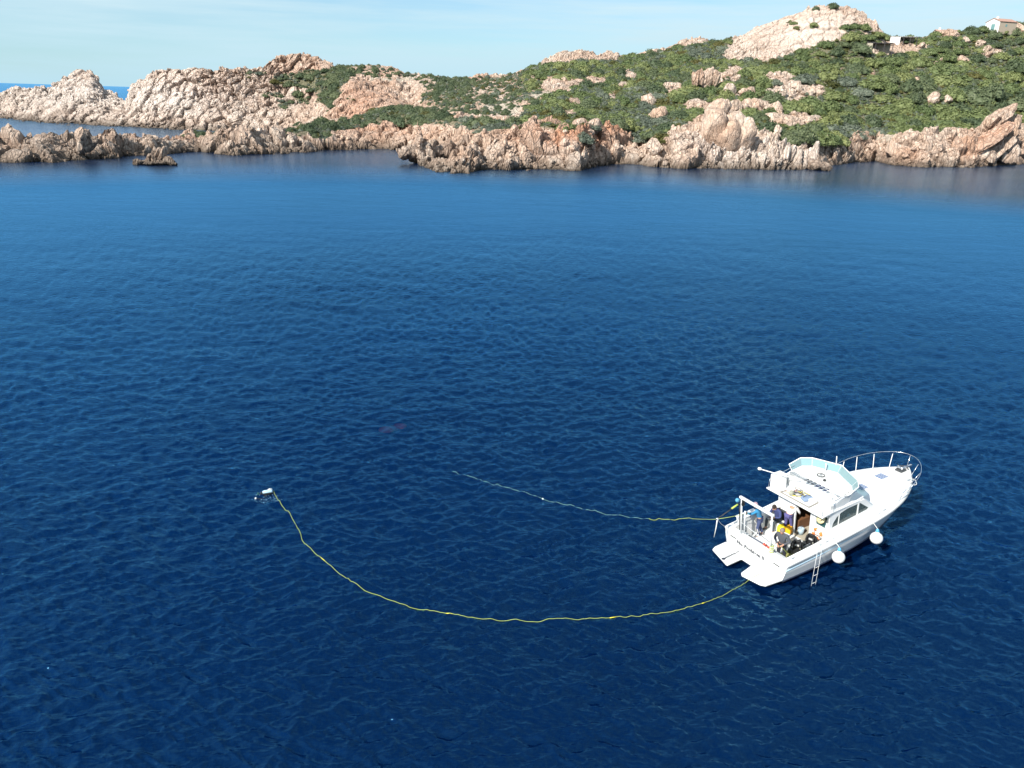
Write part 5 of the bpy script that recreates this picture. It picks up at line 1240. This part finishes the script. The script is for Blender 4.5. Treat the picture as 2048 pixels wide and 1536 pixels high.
e = on_boat('blue_bag', 2.74, -.22, 2.60, -.3); prism('body', [(-.24, -.16), (.24, -.16), (.26, .14), (-.22, .18)], 0, .16, pm('grey_blue_bag', (.22, .30, .42), .9), e, .05); tube('strap', catmull([(-.2, 0, .16), (0, 0, .26), (.2, 0, .16)], 4), .014, NAVY, e, 5); tag(e, 'grey blue bag right of the hose coil on the bridge deck', 'bag')
e = on_boat('mask_box', 2.78, -.52, 2.60, .1); box('shell', -.12, .12, -.14, .14, 0, .12, WHITE, e, .02); box('lid', -.13, .13, -.15, .15, .122, .15, GEL2, e, .01); tag(e, 'small white box at the right end of the bridge hatch', 'box')

# ------------------------------------------------------------------ ropes on the water
def water_line(name, px_pts, r, mat, label, cat, z=.02, n=12, lift=None):
    pts = [hitz(a, b, 0) for a, b in px_pts]
    pts = catmull([tuple(p) for p in pts], n); rr = np.random.default_rng(3)
    out = []
    for i, p in enumerate(pts):
        q = np.array(p); out.append((q[0] + rr.normal() * .003, q[1] + rr.normal() * .003, wave_z(q[0], q[1]) + z))
    if lift: out += lift
    return out
main = water_line('hose', [(547, 984), (561, 1008), (580, 1030), (598, 1062), (608, 1086), (636, 1113), (680, 1150), (735, 1185), (800, 1208), (880, 1225), (950, 1236), (1010, 1241), (1080, 1243), (1150, 1239), (1240, 1236), (1300, 1230), (1360, 1222), (1400, 1212), (1440, 1196), (1470, 1180), (1490, 1168)], .02, ROPEY, '', '', z=.02)
pe = (BM @ Vector((-1.14, -.95, .36)))
e = empty('umbilical_hose'); tube('line', main + [tuple(pe), tuple(BM @ Vector((-.5, -.9, .37)))], .0085, ROPEY, e, 6)
for i in (62, 110, 165, 205):
    a, b = Vector(main[i]), Vector(main[i + 2]); tube('tape_marker', [a, b], .015, YEL, e, 6)
tag(e, 'long yellow green hose looping on the water from the swimmer to the swim platform', 'hose')
sec = water_line('l', [(905, 944), (970, 965), (1005, 975), (1060, 992), (1140, 1015), (1200, 1029), (1280, 1040), (1340, 1043), (1385, 1041)], .02, ROPEW, '', '', z=.006)
h1 = BM @ Vector((-1.12, 1.2, 2.16)); h2 = BM @ Vector((.05, .97, 2.1)); h3 = BM @ Vector((1.15, 1.45, 1.62))
e = empty('floating_line'); tube('wet_part', sec[:76], .006, pm('pale_green_rope', (.25, .45, .38), .8), e, 5); tube('line', sec[75:] + catmull([sec[-1], tuple(Vector(sec[-1]).lerp(h1, .5) - Vector((0, 0, .02))), tuple(h1), tuple(h2), tuple(h3)], 6)[1:], .010, ROPEY, e, 6)
for i in (40,): lathe('float', [(.001, -.05), (.04, -.03), (.04, .03), (.001, .05)], WHITE, e, 8, sec[i])
tag(e, 'pale line trailing across the water to the man in blue at the port stern', 'rope')

# ------------------------------------------------------------------ people
SKIN = pm('skin', (0.50, 0.27, 0.18), .6, var=.08, scale=9)
def skinned(name, nodes, edges, mat, parent, sub=2, root=None):
    """grow one smooth skin over a skeleton: nodes {name: (x, y, z, r) or (x, y, z, rx, ry)}"""
    keys = list(nodes); me = bpy.data.meshes.new(name); me.from_pydata([nodes[k][:3] for k in keys], [(keys.index(a), keys.index(b)) for a, b in edges], [])
    o = bpy.data.objects.new(name, me); COL.objects.link(o)
    md = o.modifiers.new('skin', 'SKIN'); md.use_smooth_shade = True
    for i, k in enumerate(keys):
        sv = me.skin_vertices[0].data[i]; r = nodes[k]; sv.radius = (r[3], r[4] if len(r) > 4 else r[3]); sv.use_root = (k == (root or keys[0]))
    ms = o.modifiers.new('sub', 'SUBSURF'); ms.levels = sub; ms.render_levels = sub
    dg = bpy.context.evaluated_depsgraph_get(); dg.update(); out = bpy.data.meshes.new_from_object(o.evaluated_get(dg)); bpy.data.objects.remove(o)
    out.materials.clear(); out.materials.append(mat); out.shade_smooth(); q = bpy.data.objects.new(name, out); return link(q, parent)
def join_meshes(name, objs, mat, parent):
    bm = bmesh.new()
    for o in objs: bm.from_mesh(o.data)
    me = bpy.data.meshes.new(name); bm.to_mesh(me); bm.free(); me.materials.append(mat); me.shade_smooth()
    for o in objs: bpy.data.objects.remove(o)
    return link(bpy.data.objects.new(name, me), parent)
def V3(t): return Vector(t[:3])
def person(M, J, label, top, legs, hair, shoes, hood=False, cap=None, top_name='sweater', face_dir=None, group='people aboard'):
    """J: joint positions in the person's own frame (facing +x, feet at z = 0)"""
    e = empty('person', M); j = {k: Vector(v) for k, v in J.items()}
    fd = Vector(face_dir or (1, 0, -.25)).normalized(); hd = j['head']
    nodes = {'pelvis': (*j['pelvis'], .125, .105), 'waist': (*j['pelvis'].lerp(j['chest'], .45), .12, .095), 'chest': (*j['chest'], .15, .11), 'neckb': (*j['neck'], .062), 'jaw': (*(hd - Vector((0, 0, .05)) + fd * .02), .078), 'crown': (*(hd + Vector((0, 0, .06))), .092, .10)}
    ed = [('pelvis', 'waist'), ('waist', 'chest'), ('chest', 'neckb'), ('neckb', 'jaw'), ('jaw', 'crown')]
    for s in ('l', 'r'):
        sh, el, wr_, hp, kn, an = (j[k + s] for k in ('sh', 'el', 'wr', 'hip', 'kn', 'an'))
        pm_ = wr_ + (wr_ - el).normalized() * .07; toe = an + Vector((.14, 0, -.05)) if 'toe' + s not in j else j['toe' + s]
        nodes.update({'sh' + s: (*sh, .058), 'el' + s: (*el, .042), 'wr' + s: (*wr_, .028, .032), 'pm' + s: (*pm_, .036, .02), 'hip' + s: (*hp, .088), 'kn' + s: (*kn, .058), 'an' + s: (*an, .042), 'toe' + s: (*toe, .034)})
        ed += [('chest', 'sh' + s), ('sh' + s, 'el' + s), ('el' + s, 'wr' + s), ('wr' + s, 'pm' + s), ('pelvis', 'hip' + s), ('hip' + s, 'kn' + s), ('kn' + s, 'an' + s), ('an' + s, 'toe' + s)]
    pieces = [skinned('b', nodes, ed, SKIN, None)]
    for s in ('l', 'r'):
        el, wr_ = j['el' + s], j['wr' + s]; d = (wr_ - el).normalized(); side = d.cross(Vector((0, 0, 1))); side = side.normalized() if side.length > .1 else Vector((0, 1, 0)); dn = side.cross(d).normalized()
        if dn.z > 0: dn = -dn
        pmn = wr_ + d * .05
        for q, (off, ln) in enumerate(((-.030, .062), (-.010, .075), (.010, .070), (.030, .055))):
            a = pmn + side * off + d * .03; b = a + d * ln * .5 + dn * .008; c = b + d * ln * .3 + dn * .03
            Vv, Ff = tube_data([a - d * .03, a, b, c], [.010, .0095, .0085, .007], 6); pieces.append(mesh_obj('f', Vv, Ff, SKIN, None, True))
        a = wr_ + d * .02 + side * (-.028 if s == 'l' else .028); b = a + d * .03 + side * (-.022 if s == 'l' else .022) + dn * .01; c = b + d * .03 + dn * .012
        Vv, Ff = tube_data([a, b, c], [.012, .010, .008], 6); pieces.append(mesh_obj('f', Vv, Ff, SKIN, None, True))
    rt = fd.cross(Vector((0, 0, 1))).normalized(); up_ = rt.cross(fd)
    # nose and ears belong to the head
    for p, r_, sc in ((hd + fd * .105 - up_ * .005, .016, 1), (hd + rt * .092, .022, 1), (hd - rt * .092, .022, 1)):
        bm = bmesh.new(); bmesh.ops.create_uvsphere(bm, u_segments=8, v_segments=6, radius=r_, matrix=Matrix.Translation(p)); me = bpy.data.meshes.new('n'); bm.to_mesh(me); bm.free(); pieces.append(link(bpy.data.objects.new('n', me)))
    join_meshes('body', pieces, SKIN, e)
    for sg in (-1, 1):
        p = hd + fd * .098 + rt * sg * .034 + up_ * .012; lathe('eye', [(.001, -.010), (.009, -.006), (.011, 0), (.009, .006), (.001, .010)], BLACK, e, 8, p)
    tube('mouth', [hd + fd * .100 - up_ * .048 - rt * .022, hd + fd * .106 - up_ * .050, hd + fd * .100 - up_ * .048 + rt * .022], .006, pm('lips', (.35, .12, .10), .6), e, 5)
    # clothes
    tn = {'hem': (*(j['pelvis'] + Vector((0, 0, .0))), .155, .13), 'waist': (*j['pelvis'].lerp(j['chest'], .45), .15, .125), 'chest': (*j['chest'], .18, .14), 'neckb': (*(j['neck'] - Vector((0, 0, .02))), .085)}
    te = [('hem', 'waist'), ('waist', 'chest'), ('chest', 'neckb')]
    for s in ('l', 'r'):
        tn.update({'sh' + s: (*j['sh' + s], .082), 'el' + s: (*j['el' + s], .062), 'cf' + s: (*(j['wr' + s].lerp(j['el' + s], .08)), .044)}); te += [('chest', 'sh' + s), ('sh' + s, 'el' + s), ('el' + s, 'cf' + s)]
    skinned(top_name, tn, te, top, e)
    ln_ = {'seat': (*(j['pelvis'] + Vector((0, 0, -.01))), .142, .118)}; le = []
    for s in ('l', 'r'):
        ln_.update({'hip' + s: (*j['hip' + s], .108), 'kn' + s: (*j['kn' + s], .075), 'cu' + s: (*(j['an' + s].lerp(j['kn' + s], .06)), .062)}); le += [('seat', 'hip' + s), ('hip' + s, 'kn' + s), ('kn' + s, 'cu' + s)]
    skinned('trousers', ln_, le, legs, e)
    for s in ('l', 'r'):
        an = j['an' + s]; toe = j.get('toe' + s, an + Vector((.16, 0, -.05))); d = (toe - an); d.z = 0; d = d.normalized() if d.length > .01 else Vector((1, 0, 0))
        b0 = Vector((an.x, an.y, an.z - .045)); Vv, Ff = tube_data([b0 - d * .07, b0 - d * .03 + Vector((0, 0, .01)), b0 + d * .08, b0 + d * .17 - Vector((0, 0, .008)), b0 + d * .20 - Vector((0, 0, .012))], [.028, .05, .045, .038, .018], 8); mesh_obj('shoe', Vv, Ff, shoes, e, True)
    back = -fd * .022
    hp = [(.001, .125), (.045, .115), (.078, .085), (.098, .045), (.102, .0), (.096, -.035)]
    h = lathe('hair' if cap is None else 'cap', hp[::-1], hair if cap is None else cap, e, 16, hd + back + Vector((0, 0, .025)), Matrix.Rotation(-.25, 4, rt) @ Matrix.Scale(1.08, 4, fd))
    if cap is not None: lathe('hair', [(.001, .0), (.094, -.01), (.098, -.05), (.06, -.08), (.001, -.085)][::-1], hair, e, 14, hd + back * 1.8 + Vector((0, 0, .01)))
    if hood: tube('hood', [j['neck'] + Vector((math.cos(a) * .09, math.sin(a) * .11, -.02 - .02 * math.cos(a))) for a in [k_ * .5236 for k_ in range(12)]], .035, top, e, 6, True)
    return tag(e, label, 'person', group)
def PM(x, y, z, facing): return BM @ Matrix.Translation((x, y, z)) @ rz_(R_(facing)) @ ry_(.03)
GSW = pm('dark_grey_wool', (0.075, 0.080, 0.095), .95, var=.25, scale=25); CHAR = pm('charcoal_cloth', (0.022, 0.024, 0.034), .95, var=.2); BLU = pm('bright_blue_fleece', (0.035, 0.22, 0.42), .95, var=.12, scale=12)
SLATE = pm('slate_blue_cloth', (0.055, 0.075, 0.16), .95, var=.15); HOODY = pm('indigo_cloth', (0.045, 0.060, 0.17), .95, var=.2, scale=12); WSH = pm('white_cotton', (0.80, 0.80, 0.80), .95, var=.03); PURP = pm('violet_grey_cloth', (0.085, 0.080, 0.22), .95, var=.15)
HGREY = pm('grey_hair', (0.22, 0.17, 0.15), .9, var=.3, scale=30); HDK = pm('dark_hair', (0.025, 0.018, 0.015), .9); CAPP = pm('patterned_cap', (0.38, 0.26, 0.30), .95, var=.6, scale=18); SHOE = pm('dark_shoe', (0.02, 0.02, 0.025), .8); SHOE2 = pm('grey_shoe', (.16, .16, .17), .8)
# grey sweater, both hands on a line in front of the waist
person(PM(.78, -.80, .42, -158), dict(pelvis=(0, 0, .95), chest=(.05, 0, 1.32), neck=(.09, 0, 1.52), head=(.15, 0, 1.64), shl=(.05, .20, 1.44), ell=(.06, .33, 1.18), wrl=(.27, .12, 1.06), shr=(.05, -.20, 1.44), elr=(.06, -.33, 1.18), wrr=(.28, -.10, 1.02),
       hipl=(0, .10, .90), knl=(.03, .13, .49), anl=(-.02, .14, .08), hipr=(0, -.10, .90), knr=(.05, -.12, .49), anr=(0, -.14, .08)), 'man in a dark grey sweater holding a thin line at the transom', GSW, CHAR, HGREY, SHOE, face_dir=(1, 0, -.55))
# blue fleece, cap, arm stretched to the rope
person(PM(1.50, 1.16, .42, 128), dict(pelvis=(0, 0, .93), chest=(.10, 0, 1.28), neck=(.17, 0, 1.46), head=(.24, 0, 1.57), shl=(.12, .20, 1.40), ell=(.34, .30, 1.26), wrl=(.56, .22, 1.24), shr=(.10, -.20, 1.38), elr=(.12, -.30, 1.10), wrr=(.28, -.26, .92),
       hipl=(0, .10, .88), knl=(.08, .15, .48), anl=(-.02, .18, .08), hipr=(0, -.10, .88), knr=(.02, -.13, .48), anr=(-.12, -.16, .08)), 'man in a bright blue fleece and patterned cap leaning over to the rope', BLU, SLATE, HGREY, SHOE2, cap=CAPP, face_dir=(1, .1, -.6))
# seated, looking down at his hands
box_ = on_boat('seat_box', 2.62, 1.18, .40); box('body', -.22, .22, -.34, .28, 0, .44, GEL2, box_, .03); box('cushion', -.22, .22, -.33, .27, .442, .49, GEL, box_, .02); tag(box_, 'white seat box in the port corner under the seated man', 'seat')
person(PM(2.66, 1.16, .42, 178), dict(pelvis=(0, 0, .58), chest=(.10, 0, .95), neck=(.20, 0, 1.13), head=(.30, 0, 1.22), shl=(.12, .20, 1.07), ell=(.18, .30, .82), wrl=(.40, .14, .80), shr=(.12, -.20, 1.07), elr=(.18, -.30, .82), wrr=(.42, -.04, .78),
       hipl=(.06, .11, .56), knl=(.46, .20, .58), anl=(.52, .22, .10), hipr=(.06, -.11, .56), knr=(.44, -.24, .56), anr=(.46, -.26, .10)), 'dark haired man in an indigo hooded top seated looking at his phone', HOODY, pm('mixed_trousers', (.045, .055, .065), .95, var=.3), HDK, SHOE, hood=True, face_dir=(1, 0, -.8))
ph = empty('phone', PM(2.66, 1.16, .42, 178) @ Matrix.Translation((.49, .04, .80)) @ ry_(.5)); box('case', -.04, .04, -.035, .035, -.006, .004, BLACK, ph); box('screen', -.035, .035, -.03, .03, .0045, .006, DKGLASS, ph); tag(ph, 'black phone in the hands of the seated man', 'phone')
# white shirt, bending into the cabin
person(PM(2.66, .62, .50, 10), dict(pelvis=(0, 0, .92), chest=(.28, 0, 1.18), neck=(.42, 0, 1.26), head=(.54, 0, 1.24), shl=(.32, .20, 1.22), ell=(.46, .24, .98), wrl=(.60, .16, .82), shr=(.32, -.20, 1.22), elr=(.46, -.26, .98), wrr=(.62, -.18, .84),
       hipl=(0, .10, .88), knl=(.06, .12, .48), anl=(-.04, .13, .08), hipr=(0, -.10, .88), knr=(.10, -.12, .48), anr=(.04, -.14, .08)), 'person in a white shirt and violet trousers bending into the cabin doorway', WSH, PURP, HDK, SHOE2, top_name='shirt', face_dir=(1, 0, -.9))
e = empty('hand_line'); w1 = PM(.78, -.80, .42, -158) @ Vector((.34, 0, 1.03)); tube('line', catmull([tuple(w1), tuple(BM @ Vector((.62, -1.02, 1.25))), tuple(BM @ Vector((.95, -1.12, .80))), tuple(BM @ Vector((1.1, -1.15, .62)))], 6), .009, ROPEY, e, 5); tag(e, 'thin green line from the hands of the man in grey to the yellow cylinder', 'rope')
e = empty('slack_line'); w1 = PM(1.50, 1.16, .42, 128) @ Vector((.34, -.26, .88)); tube('line', catmull([tuple(w1), tuple(BM @ Vector((1.28, 1.12, .9))), tuple(BM @ Vector((1.25, .92, .55))), tuple(BM @ Vector((1.1, .7, .54)))], 6), .016, ROPEW, e, 5); tag(e, 'white rope hanging from the hand of the man in blue to the deck', 'rope')

# ------------------------------------------------------------------ swimmer and submerged vehicle
NEO = pm('neoprene', (0.012, 0.014, 0.018), .5)
sp0 = hitz(535, 988, 0); SM = Matrix.Translation(tuple(sp0)) @ rz_(R_(205))
e = empty('person', SM)
skinned('body', {'pelvis': (-.35, 0, -.16, .12, .10), 'chest': (.05, 0, -.02, .15, .12), 'neck': (.24, 0, .06, .06), 'head': (.37, 0, .10, .10), 'shl': (.12, .19, -.01, .06), 'ell': (.30, .36, -.04, .045), 'wrl': (.52, .34, .02, .035), 'pml': (.60, .32, .03, .03), 'shr': (.12, -.19, -.01, .06), 'elr': (-.05, -.40, -.06, .045), 'wrr': (-.22, -.46, .0, .035), 'pmr': (-.30, -.47, .01, .03),
      'hl': (-.45, .1, -.2, .09), 'kl': (-.82, .14, -.28, .06), 'al': (-1.2, .16, -.38, .045), 'hr': (-.45, -.1, -.2, .09), 'kr': (-.8, -.16, -.32, .06), 'ar': (-1.15, -.2, -.45, .045)},
      [('pelvis', 'chest'), ('chest', 'neck'), ('neck', 'head'), ('chest', 'shl'), ('shl', 'ell'), ('ell', 'wrl'), ('wrl', 'pml'), ('chest', 'shr'), ('shr', 'elr'), ('elr', 'wrr'), ('wrr', 'pmr'), ('pelvis', 'hl'), ('hl', 'kl'), ('kl', 'al'), ('pelvis', 'hr'), ('hr', 'kr'), ('kr', 'ar')], NEO, e)
for y in (.16, -.2): prism('fin', [(-1.18, y - .07), (-1.7, y - .12), (-1.78, y), (-1.7, y + .12), (-1.18, y + .07)], -.44, -.42, NEO, e)
lathe('tank', [(.001, -.26), (.08, -.24), (.09, -.2), (.09, .16), (.05, .23), (.001, .24)], pm('pale_blue_paint', (.45, .66, .78), .4), e, 16, (.0, 0, .13), ry_(R_(86))); lathe('regulator', [(.001, -.03), (.05, -.02), (.05, .02), (.001, .03)], BLACK, e, 10, (.27, .0, .16))
prism('vest', [(-.2, -.16), (.2, -.17), (.24, 0), (.2, .17), (-.2, .16), (-.24, 0)], .05, .11, BLACK, e, .03); lathe('mask', [(.001, -.05), (.075, -.04), (.08, .02), (.04, .05), (.001, .05)], DKGLASS, e, 12, (.44, 0, .11), ry_(R_(90))); lathe('glove', [(.001, -.05), (.045, -.02), (.04, .04), (.001, .05)], WHITE, e, 10, (.60, .32, .05))
tag(e, 'swimmer in a black wetsuit with a pale blue cylinder at the water surface', 'person', 'swimmer')
e = empty('hose_float', Matrix.Translation(tuple(hitz(540, 980, .06))) @ rz_(.4)); lathe('float', [(.001, -.12), (.06, -.10), (.085, -.03), (.085, .04), (.05, .10), (.001, .12)], WHITE, e, 16, (0, 0, 0), ry_(R_(80))); tube('strap', [(.02, .087 * math.cos(a), .087 * math.sin(a)) for a in [k_ * .5236 for k_ in range(12)]], .012, BLACK, e, 5, True); tag(e, 'small white float beside the swimmer where the yellow hose begins', 'float')
FOAM = N('sea_foam'); FOAM.p.inputs['Base Color'].default_value = (.22, .42, .55, 1); FOAM.p.inputs['Roughness'].default_value = .8; FOAM = FOAM.m
def foam(name, c, R0, n, label, seed, size=(.008, .035), ring=None):
    rr = np.random.default_rng(seed); V, F = [], []
    for q in range(n):
        a = rr.uniform(0, 6.28); r = R0 * rr.random() ** .7 if ring is None else ring; s = rr.uniform(*size)
        x, y = c[0] + r * math.cos(a), c[1] + .6 * r * math.sin(a); z = wave_z(x, y) + .008; i0 = len(V)
        for t in range(6): b = t * 1.047 + rr.uniform(0, .5); V.append((x + s * rr.uniform(.6, 1.6) * math.cos(b), y + s * rr.uniform(.6, 1.4) * math.sin(b), z + rr.uniform(0, .012)))
        F.append(tuple(range(i0, i0 + 6)))
    o = mesh_obj(name, V, F, FOAM, None); m = o.modifiers.new('solid', 'SOLIDIFY'); m.thickness = .01; tag(o, label, 'foam', kind='stuff')
foam('foam', (sp0[0] + .1, sp0[1] - .5), .8, 60, 'flecks of foam round the swimmer', 4, (.006, .02))
rp_ = hitz(787, 857, -.1); rp_[2] = min(wave_z(rp_[0] + a_, rp_[1] + b_) for a_ in (-.5, 0, .5) for b_ in (-.4, 0, .4)) - .07; e = empty('submerged_sled', Matrix.Translation(tuple(rp_)) @ rz_(R_(38)))
RED2 = pm('faded_red', (0.95, 0.09, 0.07), .7, var=.35, scale=5)
for x, s_ in ((-.50, 1.0), (.48, .95)):
    v, f = rock_verts(810 + int(x * 10), sub=3, planes=8, rough=.12, rounding=.7); mesh_obj('red_pod', [(x * .95 + q[0] * .46 * s_, q[1] * .46, q[2] * .06 + .0) for q in v], f, RED2, e, True)
tubes('frame', [[(-.6, -.2, -.05), (.6, -.2, -.05)], [(-.6, .2, -.05), (.6, .2, -.05)], [(0, -.22, -.04), (0, .22, -.04)]], .025, pm('pale_metal', (.5, .55, .6), .5), e, 6); v, f = rock_verts(830, sub=3, planes=8, rough=.1, rounding=.7)
mesh_obj('pale_body', [(q[0] * .34, q[1] * .40, q[2] * .05 - .01) for q in v], f, pm('pale_metal', (.5, .55, .6), .5), e, True)
tag(e, 'reddish two lobed shape with a pale middle just under the water', 'sled')
